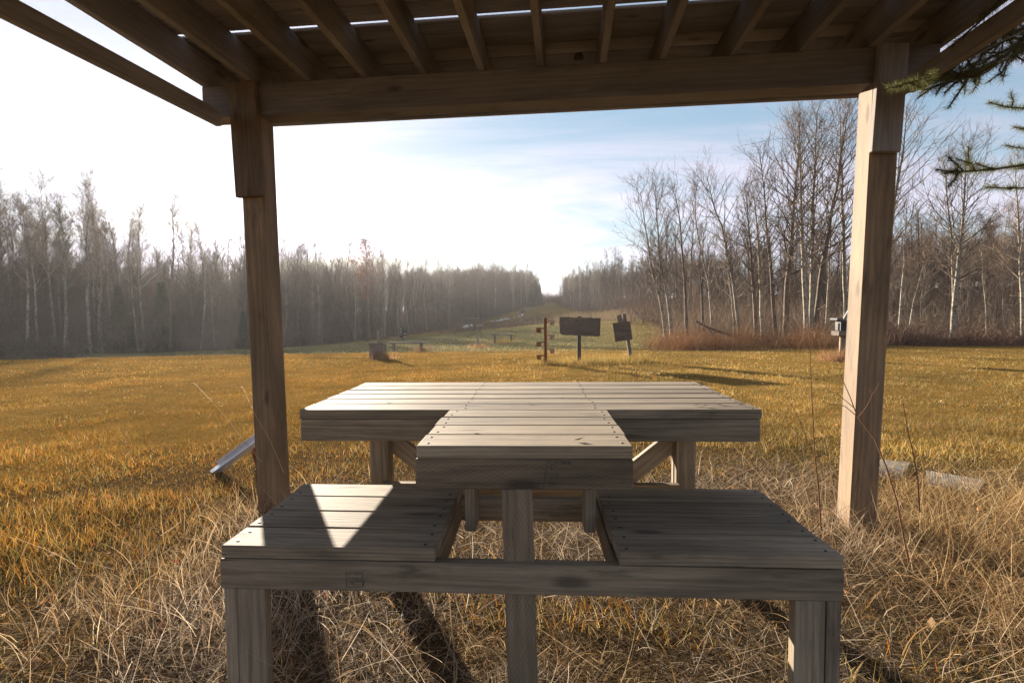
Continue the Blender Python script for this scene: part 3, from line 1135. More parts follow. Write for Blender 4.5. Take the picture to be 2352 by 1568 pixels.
def grow(seed, path, r0, nbr=26, start=.34, blen=.26, twigs=5, sub=5, tr=(0.0, 1.), twr=.006, up_=.55, sides=6, spread=1.):
    """path: trunk points from base to tip. Returns trunk MB and crown MB"""
    R_ = np.random.default_rng(seed)
    path = np.asarray(path, float)
    seg = np.r_[0, np.cumsum(np.linalg.norm(np.diff(path, axis=0), axis=1))]
    H = seg[-1]
    n = max(10, int(H * 1.3))
    s = np.linspace(0, 1, n)
    pts = np.stack([np.interp(s * H, seg, path[:, i]) for i in range(3)], -1)
    wob = np.cumsum(R_.normal(0, .0022 * H, (n, 3)), axis=0) * np.array([1, 1, .2])
    wob -= wob[0]
    pts = pts + wob * np.clip(s * 4, 0, 1)[:, None]
    rad = r0 * (1 - s * .93) ** .9
    rad[0] *= 1.25
    T = MB()
    T.tube(pts, rad, sides, np.array([[1., 1, 1]]).repeat(n, 0) * (1 - .55 * s[:, None] ** 2), cap=False)
    C = MB()
    tw_a, tw_b, tw_r = [], [], []

    def pos(f):
        return np.array([np.interp(f, s, pts[:, i]) for i in range(3)])

    def branch(p, d, L, r, level):
        m = 5 if level == 0 else 4
        q = [p]
        dd = d.copy()
        for i in range(m - 1):
            dd = dd + R_.normal(0, .13, 3) + np.array([0, 0, up_ * .16])
            dd /= np.linalg.norm(dd)
            q.append(q[-1] + dd * L / (m - 1))
        q = np.array(q)
        rr = r * (1 - np.linspace(0, .85, m))
        C.tube(q, rr, 4 if level == 0 else 3, np.array([.8 if level == 0 else .35] * 3))
        if level == 0:
            for i in range(sub):
                f = R_.uniform(.2, 1.)
                k = f * (m - 1)
                i0 = min(int(k), m - 2)
                pp = q[i0] + (q[i0 + 1] - q[i0]) * (k - i0)
                bd = q[i0 + 1] - q[i0]
                bd /= np.linalg.norm(bd)
                ax = np.cross(bd, R_.normal(0, 1, 3))
                nd = rot_about(bd, ax, R_.uniform(.45, .95))
                branch(pp, nd, L * R_.uniform(.28, .5), r * .45, 1)
        for i in range(twigs * (2 if level else 1)):
            f = R_.uniform(.15, 1.)
            k = f * (m - 1)
            i0 = min(int(k), m - 2)
            pp = q[i0] + (q[i0 + 1] - q[i0]) * (k - i0)
            bd = q[i0 + 1] - q[i0]
            bd /= np.linalg.norm(bd)
            nd = bd + R_.normal(0, .55, 3) + np.array([0, 0, .25])
            nd /= np.linalg.norm(nd)
            l = R_.uniform(.25, .65) * (H / 11) ** .5
            mid = pp + nd * l * .5
            nd2 = nd + R_.normal(0, .25, 3) + np.array([0, 0, .15])
            nd2 /= np.linalg.norm(nd2)
            tw_a.append(pp); tw_b.append(mid); tw_r.append(twr)
            tw_a.append(mid); tw_b.append(mid + nd2 * l * .5); tw_r.append(twr * .6)
    for i in range(nbr):
        f = start + (1 - start) * (i + R_.uniform(0, 1)) / nbr
        f = min(f, .985)
        p = pos(f)
        td = pos(min(1, f + .03)) - pos(max(0, f - .03))
        td /= np.linalg.norm(td)
        az = i * 2.4 + R_.uniform(-.6, .6)
        ax = np.array([math.cos(az), math.sin(az), 0])
        ang = R_.uniform(.45, .95) * (1.15 - .5 * (f - start) / (1 - start)) * spread
        d = rot_about(td, np.cross(td, ax), ang)
        tt_ = (f - start) / (1 - start)
        L = H * blen * R_.uniform(.55, 1.1) * (.30 + .62 * math.sin(math.pi * (.22 + .70 * tt_)))
        if R_.random() < .15: L *= .4
        branch(p, d, L, max(.010, r0 * .42 * (1 - f * .75)), 0)
    # few dead stubs low on the trunk
    for i in range(int(nbr * .3)):
        f = R_.uniform(.06, start)
        p = pos(f)
        az = R_.uniform(0, 6.28)
        d = np.array([math.cos(az), math.sin(az), R_.uniform(-.1, .5)])
        tw_a.append(p); tw_b.append(p + d * R_.uniform(.2, .8)); tw_r.append(twr * 1.3)
    a, b, r = np.array(tw_a), np.array(tw_b), np.array(tw_r)
    d = b - a
    d /= np.linalg.norm(d, axis=1)[:, None] + 1e-9
    e = np.cross(d, R_.normal(0, 1, d.shape))
    e /= np.linalg.norm(e, axis=1)[:, None] + 1e-9
    g = np.cross(d, e)
    m = len(a)
    vs_ = []
    for kk in range(3):
        th = kk * 2.0944
        vs_.append(a + (e * math.cos(th) + g * math.sin(th)) * r[:, None])
    vs_.append(b)
    v = np.stack(vs_, 1).reshape(-1, 3)
    i4 = np.arange(m) * 4
    f = np.concatenate([np.stack([i4 + x, i4 + y, i4 + 3], -1) for x, y in ((0, 1), (1, 2), (2, 0))])
    C.add(v, f, np.zeros((len(v), 3)) + .02)
    return T, C


def place_tree(name, meshes, loc, label, mat, group=None, rz=0., sc=1.):
    t = empty(name, loc, label, 'tree', group)
    t.rotation_euler = (0, 0, rz)
    t.scale = (sc, sc, sc)
    for nm, me in zip(('trunk', 'crown'), meshes):
        link(nm, me, MT[mat], t)
    return t


# --- the trees one can tell apart on the right
HERO = [
    # path pixels base..top, depth, radius, branches, start, material, label
    ([(1533, 785), (1518, 700), (1496, 620), (1482, 530), (1468, 440)], 25.5, .085, 24, .38, 'bark', 'slim pale aspen leaning left at the left end of the right-hand grove'),
    ([(1547, 787), (1534, 700), (1520, 630), (1513, 560), (1505, 445)], 25.0, .10, 24, .40, 'bark', 'pale forked aspen with blackened foot, second in the right-hand grove'),
    ([(1580, 780), (1573, 650), (1564, 560), (1560, 505), (1543, 430)], 26.0, .10, 16, .45, 'bark_dark', 'dark crooked aspen with a kinked top, right of the pale forked pair'),
    ([(1619, 777), (1612, 690), (1607, 620)], 25.5, .10, 3, .7, 'bark_dark', 'short broken dark snag among the slim aspens'),
    ([(1639, 766), (1626, 640), (1606, 560), (1596, 500), (1591, 423)], 27.0, .085, 22, .42, 'bark', 'slender leaning aspen right of the broken snag'),
    ([(1703, 766), (1686, 660), (1672, 590), (1660, 520), (1640, 470), (1628, 405)], 26.5, .11, 26, .40, 'bark', 'aspen with a long curved trunk leaning left over the fallen branch'),
    ([(1691, 768), (1680, 680), (1668, 590), (1662, 540)], 28.0, .07, 12, .45, 'bark', 'thin aspen pole just left of the curved trunk'),
    ([(1738, 768), (1732, 680), (1722, 560), (1712, 450)], 27.0, .12, 26, .36, 'bark_dark', 'stout grey tree left of the tall middle clump'),
    ([(1754, 769), (1748, 650), (1738, 520), (1728, 430)], 28.5, .12, 22, .4, 'bark', 'grey tree close behind the stout one, left of the tall clump'),
    ([(1783, 752), (1772, 610), (1762, 520), (1755, 430), (1747, 360)], 29.5, .12, 26, .42, 'bark_dark', 'dark tall tree leaning slightly left beside the tall clump'),
    ([(1804, 760), (1808, 640), (1820, 540), (1828, 420), (1833, 290)], 28.5, .16, 34, .36, 'bark_dark', 'tall dark tree bending right on the left side of the tall clump'),
    ([(1854, 772), (1850, 640), (1846, 540), (1844, 420), (1842, 285)], 27.0, .14, 32, .36, 'bark', 'tall pale birch in front of the tall clump'),
    ([(1865, 762), (1863, 640), (1866, 520), (1870, 400), (1873, 258)], 28.0, .15, 34, .34, 'bark', 'tallest pale tree in the middle of the tall clump'),
    ([(1872, 764), (1882, 640), (1900, 540), (1922, 420), (1950, 250)], 28.0, .15, 32, .36, 'bark_dark', 'dark tall tree leaning right out of the tall clump'),
    ([(1897, 752), (1904, 640), (1908, 540), (1912, 450)], 30.0, .08, 18, .4, 'bark', 'thin young tree on the right of the tall clump'),
    ([(1942, 752), (1943, 640), (1942, 500), (1938, 380), (1936, 245)], 29.0, .13, 32, .36, 'bark', 'tall crooked tree half hidden by the right shelter post'),
    ([(2016, 772), (2030, 620), (2052, 470), (2070, 360), (2084, 236)], 27.0, .13, 34, .34, 'bark', 'tall wispy tree rising from behind the right shelter post'),
    ([(2064, 780), (2068, 680), (2075, 590), (2083, 470)], 26.0, .07, 18, .42, 'bark', 'slender white tree right of the right shelter post'),
    ([(2187, 790), (2196, 680), (2207, 583), (2216, 470), (2222, 345)], 25.5, .13, 32, .36, 'bark', 'pale forked tree standing alone right of the right shelter post'),
    ([(2190, 788), (2192, 690), (2190, 583), (2182, 480), (2172, 370)], 26.2, .10, 26, .4, 'bark', 'second stem of the pale forked tree at right'),
    ([(2086, 780), (2100, 690), (2120, 620), (2132, 570)], 26.5, .06, 10, .4, 'bark', 'dead leaning stem between the white tree and the forked tree'),
    ([(2352, 770), (2349, 680), (2344, 590), (2336, 480), (2330, 380)], 26.0, .11, 24, .4, 'bark', 'tree at the right edge of the picture'),
    ([(2268, 782), (2264, 700), (2255, 620), (2250, 540)], 27.5, .06, 12, .45, 'bark', 'thin broken birch between the forked tree and the picture edge'),
]
for i, (pth, D, r0, nb, st, mt, lab) in enumerate(HERO):
    base = ground_px(pth[0][0], pth[0][1], D)
    P = [np.array(base) - [0, 0, .15]] + [atD(x, y, D) for x, y in pth[1:]]
    P = [p - base for p in P]
    T, C = grow(100 + i, P, r0, int(nb * 1.35), st * .85, .33, 3, 6, twr=.0055, spread=1.05)
    place_tree('bare_tree', (T.mesh('trunk', True), C.mesh('crown')), base, lab, mt, 'bare trees of the right-hand grove')


# --- shared kinds for the woods
def kind(seed, H, lean=.03, **kw):
    R_ = np.random.default_rng(seed)
    l = R_.normal(0, lean, 2) * H
    b = R_.normal(0, .02, 2) * H
    P = [(0, 0, -.3), (b[0], b[1], H * .4), (l[0] * .6 + b[0], l[1] * .6 + b[1], H * .7), (l[0], l[1], H)]
    T, C = grow(seed, P, H * .0095, **kw)
    return T.mesh('trunk', True), C.mesh('crown')


FAR = [kind(300 + i, 13.5 + (i % 3), nbr=24 + i % 4 * 3, start=.40 + .04 * (i % 3), blen=.19 + .02 * (i % 2), twigs=3, sub=6, twr=.011, sides=5, spread=.78) for i in range(8)]
NEARK = [kind(340 + i, 9.0 + (i % 3), nbr=26, start=.28 + .05 * (i % 3), blen=.28, twigs=4, sub=6, twr=.007) for i in range(7)]


def sample_along(line, n, R_):
    L = np.array(line)
    s = np.r_[0, np.cumsum(np.hypot(*np.diff(L, axis=0).T))]
    t = R_.uniform(0, s[-1], n)
    x = np.interp(t, s, L[:, 0])
    y = np.interp(t, s, L[:, 1])
    i = np.clip(np.searchsorted(s, t) - 1, 0, len(L) - 2)
    d = L[i + 1] - L[i]
    d /= np.hypot(*d.T)[:, None]
    return x, y, d


def visible(x, y, m=30):
    d = np.array([x, y, 0]) - CAM
    z = d @ fw
    if z < 1: return False
    px = CXP + FPX * (d @ rt) / z
    return -m < px < 2352 + m


R_ = np.random.default_rng(77)
placed = []


def far_enough(x, y, r):
    for a, b in placed:
        if (a - x) ** 2 + (b - y) ** 2 < r * r: return False
    return True


LABL = ['tall bare aspen in the dense wood left of the clearing, seen against the sun']
LZ = ((70, 'at the left picture edge'), (150, 'near the left picture edge'), (230, 'left of the young spruce'), (320, 'around the young spruce'), (420, 'around the narrow spruce'),
      (540, 'left of the left post'), (660, 'behind the left shelter post'), (760, 'just right of the left post'), (850, 'left of the red-leaved tree'), (920, 'right of the red-leaved tree'), (1000, 'above the long plank bench'),
      (1080, 'above the lone stake'), (1160, 'above the short plank bench'), (1300, 'beside the far gap'))
RZ = ((1640, 'behind the broken snag'), (1740, 'behind the fallen branch'), (1840, 'left of the tall clump'), (1930, 'behind the tall clump'), (2050, 'behind the right shelter post'), (2140, 'just right of the right post'),
      (2250, 'behind the pale forked tree'), (2500, 'at the right edge of the picture'))
GZ_ = ((1320, 'next to the far gap'), (1380, 'behind the wide board sign'), (1450, 'behind the leaning sign'), (1600, 'behind the left end of the grove'))


def wood_label(pxx, dark, back, zones, wood):
    z = next((n for lim, n in zones if pxx < lim), zones[-1][1])
    lab = ('dark' if dark else 'pale') + ' bare ' + ('inner' if back else 'outer') + ' tree of the ' + wood + ' ' + z
    return lab, 'bark_dark' if dark else 'bark', lab.replace('tree ', 'trees ', 1)


# left wood: front rows as single trees
cnt = 0
zones = ((2, 4, 52, 2.2, 26.), (4, 7, 62, 3.0, 30.), (7, 10, 30, 5., 30.))
for i0, i1, n, rmin, depth in zones:
    got = tries = 0
    while got < n and tries < 4000:
        tries += 1
        x, y, d = sample_along(EDGE_L[i0 - 1:i1 + 1], 1, R_)
        o_ = abs(R_.normal(0, .45)) * depth
        nx, ny = -d[0, 1], d[0, 0]
        x, y = x[0] + nx * o_, y[0] + ny * o_
        if not visible(x, y) or not far_enough(x, y, rmin * .7): continue
        placed.append((x, y))
        got += 1
        me = FAR[R_.integers(len(FAR))]
        pxx = CXP + FPX * ((np.array([x, y, 0]) - CAM) @ rt) / ((np.array([x, y, 0]) - CAM) @ fw)
        sc = R_.uniform(.86, 1.08) * (1.04 if pxx < 230 else .95 if pxx < 520 else .93)
        dark = R_.random() >= .6
        depth_ = side_dist(np.array([x]), np.array([y]), EDGE_L, 1)[0]
        place_tree('aspen_tree', me, (x, y, ground(x, y) - .1), *wood_label(pxx, dark, depth_ > 6, LZ, 'left wood'), R_.uniform(0, 6.28), sc)
# right wood: behind the grove
got = tries = 0
while got < 95 and tries < 6000:
    tries += 1
    px_ = R_.uniform(1540, 2380)
    D = R_.uniform(28, 62)
    if px_ < 1720 and D < 40: continue
    if px_ < 1960 and R_.random() < .5: continue
    p = atD(px_, 780, D)
    if not far_enough(p[0], p[1], 1.1): continue
    placed.append((p[0], p[1]))
    got += 1
    me = NEARK[R_.integers(len(NEARK))]
    sc = R_.uniform(.5, .95) * (.62 if px_ < 1800 else .75 if px_ < 2050 else .80)
    place_tree('aspen_tree', me, (p[0], p[1], ground(p[0], p[1]) - .1), *wood_label(px_, R_.random() < .5, D > 42, RZ, 'right thicket'), R_.uniform(0, 6.28), sc)
got = tries = 0
while got < 40 and tries < 3000:
    tries += 1
    x, y, d = sample_along(EDGE_R[7:12], 1, R_)
    o_ = abs(R_.normal(0, .5)) * 18
    x, y = x[0] + d[0, 1] * o_, y[0] - d[0, 0] * o_
    if not visible(x, y) or not far_enough(x, y, 1.6): continue
    placed.append((x, y))
    got += 1
    me = FAR[R_.integers(len(FAR))]
    sc = R_.uniform(.62, .82)
    pxx = CXP + FPX * ((np.array([x, y, 0]) - CAM) @ rt) / ((np.array([x, y, 0]) - CAM) @ fw)
    place_tree('aspen_tree', me, (x, y, ground(x, y) - .1), *wood_label(pxx, R_.random() < .6, o_ > 6, GZ_, 'far right wood'), R_.uniform(0, 6.28), sc)

# --- the mass of the woods behind: too many to count
bulk = MB()
shr = MB()


def bulk_trees(P, H, seed):
    """many light trees at once: P (n,3), H (n)"""
    r = np.random.default_rng(seed)
    n = len(P)
    lean = r.normal(0, .04, (n, 2)) * H[:, None]
    for i in range(n):
        top = P[i] + np.array([lean[i, 0], lean[i, 1], H[i]])
        bulk.tube(np.array([P[i] - [0, 0, .3], P[i] * .5 + top * .5, top]), np.array([.013, .010, .003]) * H[i], 4, np.array([[1., 1, 1], [.8] * 3, [.1] * 3]))
    m = 80
    f = r.uniform(.06, 1., (n, m)) ** .8
    a = P[:, None] + np.concatenate([lean[:, None] * f[..., None], (H[:, None] * f)[..., None]], -1)
    az = r.uniform(0, 6.28, (n, m))
    L = H[:, None] * .15 * (.35 + .8 * np.sin(np.pi * (.15 + .75 * f))) * r.uniform(.5, 1.2, (n, m)) + .2
    d = np.stack([np.cos(az) * .7, np.sin(az) * .7, r.uniform(.8, 1.5, (n, m))], -1)
    b = a + d * L[..., None]
    a, b = a.reshape(-1, 3), b.reshape(-1, 3)
    kw_ = np.repeat(np.clip(np.hypot(P[:, 0], P[:, 1]) / 80., .6, 2.5), m)[:, None]
    segs = [(a, b, .026 * kw_)]
    for k in range(3):
        t = r.uniform(.2, 1, len(a))[:, None]
        aa = a + (b - a) * t
        l = np.linalg.norm(b - a, axis=1)[:, None] * .55
        dd = (b - a) / (np.linalg.norm(b - a, axis=1)[:, None]) + r.normal(0, .5, a.shape)
        segs.append((aa, aa + dd * l, .017 * kw_))
    for a_, b_, w_ in segs:
        ribbons(bulk, a_, b_, w_, r)


def ribbons(mb, a, b, wd, r, colr=(.02, .02, .02)):
    d = b - a
    e = np.cross(d, r.normal(0, 1, d.shape))
    e /= np.linalg.norm(e, axis=1)[:, None] + 1e-9
    n = len(a)
    v = np.stack([a - e * wd, a + e * wd, b], 1).reshape(-1, 3)
    f = np.arange(n * 3).reshape(-1, 3)
    mb.add(v, f, np.tile(np.array(colr, float), (len(v), 1)) if np.ndim(colr) == 1 else np.repeat(colr, 3, axis=0))


def scatter_line(line, n, lo, hi, sign, seed):
    r = np.random.default_rng(seed)
    x, y, d = sample_along(line, n, r)
    o_ = r.uniform(lo, hi, n)
    X = x + -d[:, 1] * o_ * sign
    Y = y + d[:, 0] * o_ * sign
    return np.stack([X, Y, hgt(X, Y)], -1)


P = scatter_line(EDGE_L[1:6], 260, 12, 70, 1, 1)
bulk_trees(P, np.random.default_rng(2).uniform(6., 10, len(P)), 3)
P = scatter_line(EDGE_L[5:], 700, 3, 45, 1, 4)
bulk_trees(P, np.random.default_rng(5).uniform(10.5, 13.5, len(P)), 6)
P = scatter_line(EDGE_L[3:8], 420, 8, 45, 1, 14)
bulk_trees(P, np.random.default_rng(15).uniform(5, 11, len(P)), 16)
P = scatter_line(EDGE_R[7:], 420, 2, 50, -1, 7)
bulk_trees(P, np.random.default_rng(8).uniform(7.5, 10.5, len(P)), 9)
P = np.array([atD(x, 780, D) for x, D in zip(R_.uniform(1560, 2700, 330), R_.uniform(45, 110, 330))])
P[:, 2] = hgt(P[:, 0], P[:, 1])
pxp = CXP + FPX * ((P - CAM) @ rt) / ((P - CAM) @ fw)
bulk_trees(P, R_.uniform(.75, 1.15, len(P)) * np.where(pxp < 1990, 4.6, 6.8), 10)
o = link('distant_woods', bulk.mesh('distant_woods'), MT['bark_dark'])
tag(o, 'mass of bare woodland reaching back behind the nearer trees on both sides', 'woods', kind='stuff')


def vnoise(x, y, sc, seed):
    """cheap smooth value noise"""
    r = np.random.default_rng(seed)
    t = r.uniform(0, 1, (64, 64))
    X, Y = x / sc + 1000, y / sc + 1000
    i, j = np.floor(X).astype(int), np.floor(Y).astype(int)
    fx, fy = X - i, Y - j
    fx, fy = fx * fx * (3 - 2 * fx), fy * fy * (3 - 2 * fy)
    g = lambda a, b: t[a % 64, b % 64]
    return (g(i, j) * (1 - fx) + g(i + 1, j) * fx) * (1 - fy) + (g(i, j + 1) * (1 - fx) + g(i + 1, j + 1) * fx) * fy


# --- undergrowth
def thicket(name, P, h, n, colA, colB, seed, label, cat, spread=.5, wd=.004, upw=.8):
    r = np.random.default_rng(seed)
    mb = MB()
    P = np.repeat(P, n, axis=0)
    m = len(P)
    a = P + np.concatenate([r.normal(0, spread, (m, 2)), np.zeros((m, 1))], 1)
    a[:, 2] = hgt(a[:, 0], a[:, 1])
    hh = h * r.uniform(.35, 1.15, m) * (.15 + 1.5 * vnoise(a[:, 0], a[:, 1], max(.9, spread * 2.2), seed) ** 1.5)
    d = np.stack([r.normal(0, .45, m), r.normal(0, .45, m), np.full(m, upw)], -1)
    d /= np.linalg.norm(d, axis=1)[:, None]
    b = a + d * hh[:, None]
    t = r.uniform(0, 1, (m, 1))
    c = np.array(colA) * (1 - t) + np.array(colB) * t
    ribbons(mb, a, b, wd * 1.3, r, c)
    for k in range(4):
        f = r.uniform(.25, 1, (m, 1))
        aa = a + (b - a) * f
        dd = d + r.normal(0, .6, (m, 3)) + np.array([0, 0, .1])
        ribbons(mb, aa, aa + dd * (hh * r.uniform(.15, .4, m))[:, None], wd * (1 if k < 2 else 1.6), r, c)
    o = link(name, mb.mesh(name), MT['twig'])
    return tag(o, label, cat, kind='stuff')


P = np.array([atD(x, 800, D) for x, D in zip(R_.uniform(1500, 1945, 170), R_.uniform(21.3, 25.0, 170))])
thicket('undergrowth', P, .72, 30, (.24, .10, .05), (.42, .26, .13), 21, 'low red-brown undergrowth along the foot of the right-hand grove', 'brush', .3, .0045)
P = np.array([atD(x, 800, D) for x, D in zip(R_.uniform(1945, 2600, 260), R_.uniform(22, 25.5, 260))])
thicket('undergrowth', P, .75, 26, (.13, .075, .055), (.22, .13, .09), 22, 'dark brown undergrowth along the lawn edge right of the shelter', 'brush', .35, .005)
P = np.array([atD(x, 800, D) for x, D in zip(R_.uniform(1560, 2600, 420), R_.uniform(25, 50, 420))])
thicket('thicket', P, 2.7, 24, (.17, .12, .085), (.33, .245, .17), 23, 'grey tangle of saplings between the trees on the right', 'brush', .8, .006)
P = scatter_line(EDGE_L[0:7], 900, -.5, 22, 1, 31)
thicket('thicket', P, 5.2, 18, (.10, .075, .065), (.17, .12, .10), 24, 'dark leafless thicket filling the foot of the left-hand wood', 'brush', .9, .012)
P = scatter_line(EDGE_L[6:], 520, -.5, 22, 1, 32)
thicket('thicket', P, 5.5, 16, (.10, .075, .06), (.18, .125, .095), 25, 'dark leafless thicket along the far part of the left-hand wood', 'brush', 1.2, .018)
P = scatter_line(EDGE_R[7:], 420, -1, 16, -1, 33)
thicket('thicket', P, 4.2, 16, (.10, .07, .055), (.19, .12, .085), 26, 'dark thicket at the foot of the far wood right of the gap', 'brush', 1.2, .016)
P = np.array([atD(x, 745, D) for x, D in zip(R_.uniform(1035, 1260, 150), R_.uniform(62, 112, 150))])
thicket('brush_bank', P, 1.3, 24, (.12, .085, .06), (.21, .15, .10), 27, 'brown brush covering the bank in the middle of the range', 'brush', 1.6, .010)
P = np.array([atD(x, 725, D) for x, D in zip(R_.uniform(1290, 1640, 300), R_.uniform(62, 98, 300))])
thicket('tall_meadow_grass', P, .9, 40, (.36, .27, .16), (.50, .39, .25), 28, 'pale tall dry grass in the meadow behind the board signs', 'grass', 1.6, .010, 1.6)
P = np.array([atD(x, 815, D) for x, D in zip(R_.uniform(-30, 150, 60), R_.uniform(33, 38, 60))])
thicket('thicket', P, 1.1, 40, (.06, .05, .042), (.12, .09, .07), 29, 'low dark bushes at the far left edge of the lawn', 'brush', .8, .012)

P = np.array([atD(x, 692, D) for x, D in zip(R_.uniform(1248, 1292, 60), R_.uniform(215, 262, 60))])
thicket('thicket', P, 3.2, 30, (.16, .08, .055), (.26, .14, .09), 36, 'reddish brush closing off the far gap between the woods', 'brush', 2.0, .03)

# --- spruces and the red-leaved tree
def spruce_mesh(seed, H):
    r = np.random.default_rng(seed)
    mb = MB()
    n = 1500
    f = r.uniform(.05, 1, n) ** .9
    az = r.uniform(0, 6.28, n)
    L = H * .20 * (1.02 - f) * r.uniform(.6, 1.1, n) + .1
    a = np.stack([np.zeros(n), np.zeros(n), f * H], -1)
    d = np.stack([np.cos(az), np.sin(az), r.uniform(-.35, .1, n)], -1)
    c = np.array([.035, .05, .028]) * r.uniform(.6, 1.5, (n, 1))
    ribbons(mb, a, a + d * L[:, None], .05, r, c)
    for k in range(5):
        t = r.uniform(.2, 1, (n, 1))
        aa = a + d * L[:, None] * t
        dd = d + r.normal(0, .6, (n, 3))
        ribbons(mb, aa, aa + dd * (.25 + .25 * L[:, None]) * .8, .045, r, c)
    T = MB()
    T.tube(np.array([(0, 0, -.2), (0, 0, H * .5), (0, 0, H)]), np.array([.012, .008, .001]) * H, 6, np.array([.5, .5, .5]))
    return T.mesh('trunk', True), mb.mesh('crown')


SP = [spruce_mesh(50 + i, 9) for i in range(2)]
for i, (x, D, sc, lab) in enumerate(((276, 50, .72, 'dark young spruce among the aspens at the far left'), (375, 54, .80, 'dark narrow spruce among the aspens left of the sun'),
                                     (560, 60, .50, 'small dark spruce just left of the left shelter post'), (1222, 172, .92, 'small spruce at the far end of the left wood'),
                                     (1231, 178, 1.0, 'tallest small spruce beside the far gap'), (1240, 185, .85, 'last small spruce next to the far gap'))):
    b = on_ground(x, D)
    t = empty('spruce_tree', b - [0, 0, .1], lab, 'tree', 'spruces in the left wood')
    t.scale = (sc,) * 3
    link('trunk', SP[i % 2][0], MT['bark_dark'], t)
    link('crown', SP[i % 2][1], MT['needle'], t)

b = on_ground(842, 74)
T, C = grow(900, [(0, 0, -.2), (.1, 0, 6), (.0, .1, 14.3)], .16, 34, .34, .17, 4, 4, twr=.012)
t = place_tree('leafy_tree', (T.mesh('trunk', True), C.mesh('crown')), b, 'tree still holding red-brown leaves above the left-hand wood', 'bark_dark')
r = np.random.default_rng(901)
lv = MB()
n = 1300
f = r.uniform(.42, 1, n)
az = r.uniform(0, 6.28, n)
rr = 2.1 * np.sqrt(np.clip(1 - ((f - .70) / .31) ** 2, 0, 1)) * r.uniform(.1, 1, n) ** .6 * (.7 + .5 * np.sin(az * 3 + f * 20)) + .1
a = np.stack([np.cos(az) * rr, np.sin(az) * rr, f * 14.3], -1)
ribbons(lv, a, a + r.normal(0, .16, a.shape), .07, r, np.array([.22, .085, .05]) * r.uniform(.6, 1.3, (n, 1)))
link('leaves', lv.mesh('leaves'), MT['leaf'], t)

# fallen branch in front of the grove
def log_tube(name, pts, rad, label, cat, mat='bark_dark'):
    mb = MB()
    c0 = np.array(pts[0])
    mb.tube(np.array(pts) - c0, rad, 7, np.array([1., 1, 1]), cap=True)
    o = link(name, mb.mesh(name, True), MT[mat], None, tuple(c0))
    return tag(o, label, cat)


D = 24.3
pts = [atD(x, y, D) for x, y in ((1597, 737), (1625, 752), (1660, 764), (1698, 778))]
mb = MB()
c0 = pts[-1].copy()
c0[2] = ground(c0[0], c0[1])
t = empty('fallen_branch', c0, 'dark fallen branch propped across the undergrowth of the right-hand grove', 'branch')
for nm, pp, rr in (('stem', pts, (.05, .055, .06, .07)), ('side_branch', [atD(x, y, D) for x, y in ((1625, 752), (1638, 768), (1648, 783))], (.04, .035, .03)),
                   ('side_branch', [atD(x, y, D - .2) for x, y in ((1648, 760), (1620, 776), (1600, 784))], (.025, .02, .015))):
    mb = MB()
    mb.tube(np.array(pp) - c0, rr, 6, np.array([.6, .6, .6]), cap=True)
    link(nm, mb.mesh(nm, True), MT['bark_dark'], t)

# white scraps in the far range
mb = MB()
r = np.random.default_rng(41)
for x, y, D, n in ((1143, 724, 108, 16), (1172, 720, 112, 8), (1075, 748, 66, 3), (1065, 742, 70, 3), (1098, 737, 75, 3), (1200, 725, 120, 2)):
    for i in range(n):
        p = on_ground(x + r.normal(0, 12 if n > 5 else 4), D + r.normal(0, 1), y)
        s = r.uniform(.06, .28)
        q = np.array([(-s, 0, .2), (s, .05, .25), (s * .8, .2, .45), (-s * .7, .2, .38), (-s * .8, .4, .2), (s * .8, .4, .2)]) + r.normal(0, .05, (6, 3)) + p + [0, 0, .45]
        mb.add(q, [[0, 1, 2], [0, 2, 3], [3, 2, 5], [3, 5, 4], [0, 3, 4], [1, 5, 2], [0, 4, 5], [0, 5, 1]])
o = link('white_scraps', mb.mesh('white_scraps'), MT['white'])
tag(o, 'scattered white scraps lying on the far bank of the range', 'scraps', kind='stuff')

# ------------------------------------------------------------------ grass
def blades(mb, x, y, L, wd, th0, kap, col1, seed, seg=4, z0=None, az=None, col2=None):
    """ribbons that start at angle th0 from vertical and bend by kap along their length"""
    r = np.random.default_rng(seed)
    n = len(x)
    z = hgt(x, y) if z0 is None else z0
    if az is None: az = r.uniform(0, 2 * np.pi, n)
    tw = r.normal(0, .7, n)
    p = np.stack([x, y, z - .01], -1)
    side = az + np.pi / 2 + r.normal(0, .5, n)
    sv = np.stack([np.cos(side), np.sin(side), r.normal(0, .25, n)], -1)
    lv, rv = [], []
    for k in range(seg + 1):
        f = k / seg
        wdt = wd * (1 - f) ** .6 if k < seg else wd * .05
        lv.append(p - sv * (wdt / 2)[:, None])
        rv.append(p + sv * (wdt / 2)[:, None])
        th = th0 + kap * (f + .5 / seg)
        a = az + tw * f
        d = np.stack([np.sin(th) * np.cos(a), np.sin(th) * np.sin(a), np.cos(th)], -1)
        p = p + d * (L / seg)[:, None]
        p[:, 2] = np.maximum(p[:, 2], z + .004)
    v = np.stack([t for pr in zip(lv, rv) for t in pr], 1)
    m = 2 * (seg + 1)
    base = np.arange(n)[:, None] * m
    fs = []
    for k in range(seg):
        a, b, c, d = 2 * k, 2 * k + 1, 2 * k + 3, 2 * k + 2
        fs.append(np.stack([base[:, 0] + a, base[:, 0] + b, base[:, 0] + c], -1))
        fs.append(np.stack([base[:, 0] + a, base[:, 0] + c, base[:, 0] + d], -1))
    cc = np.repeat(col1, m, axis=0)
    mb.add(v.reshape(-1, 3), np.concatenate(fs), cc)


def tallmask(x, y):
    m = np.clip((x + 2.35) / 1.5, 0, 1) * np.clip((4.2 - y + (x > 1) * .3) / 1.0, 0, 1)
    return m * (.25 + 1.3 * vnoise(x, y, .5, 3))


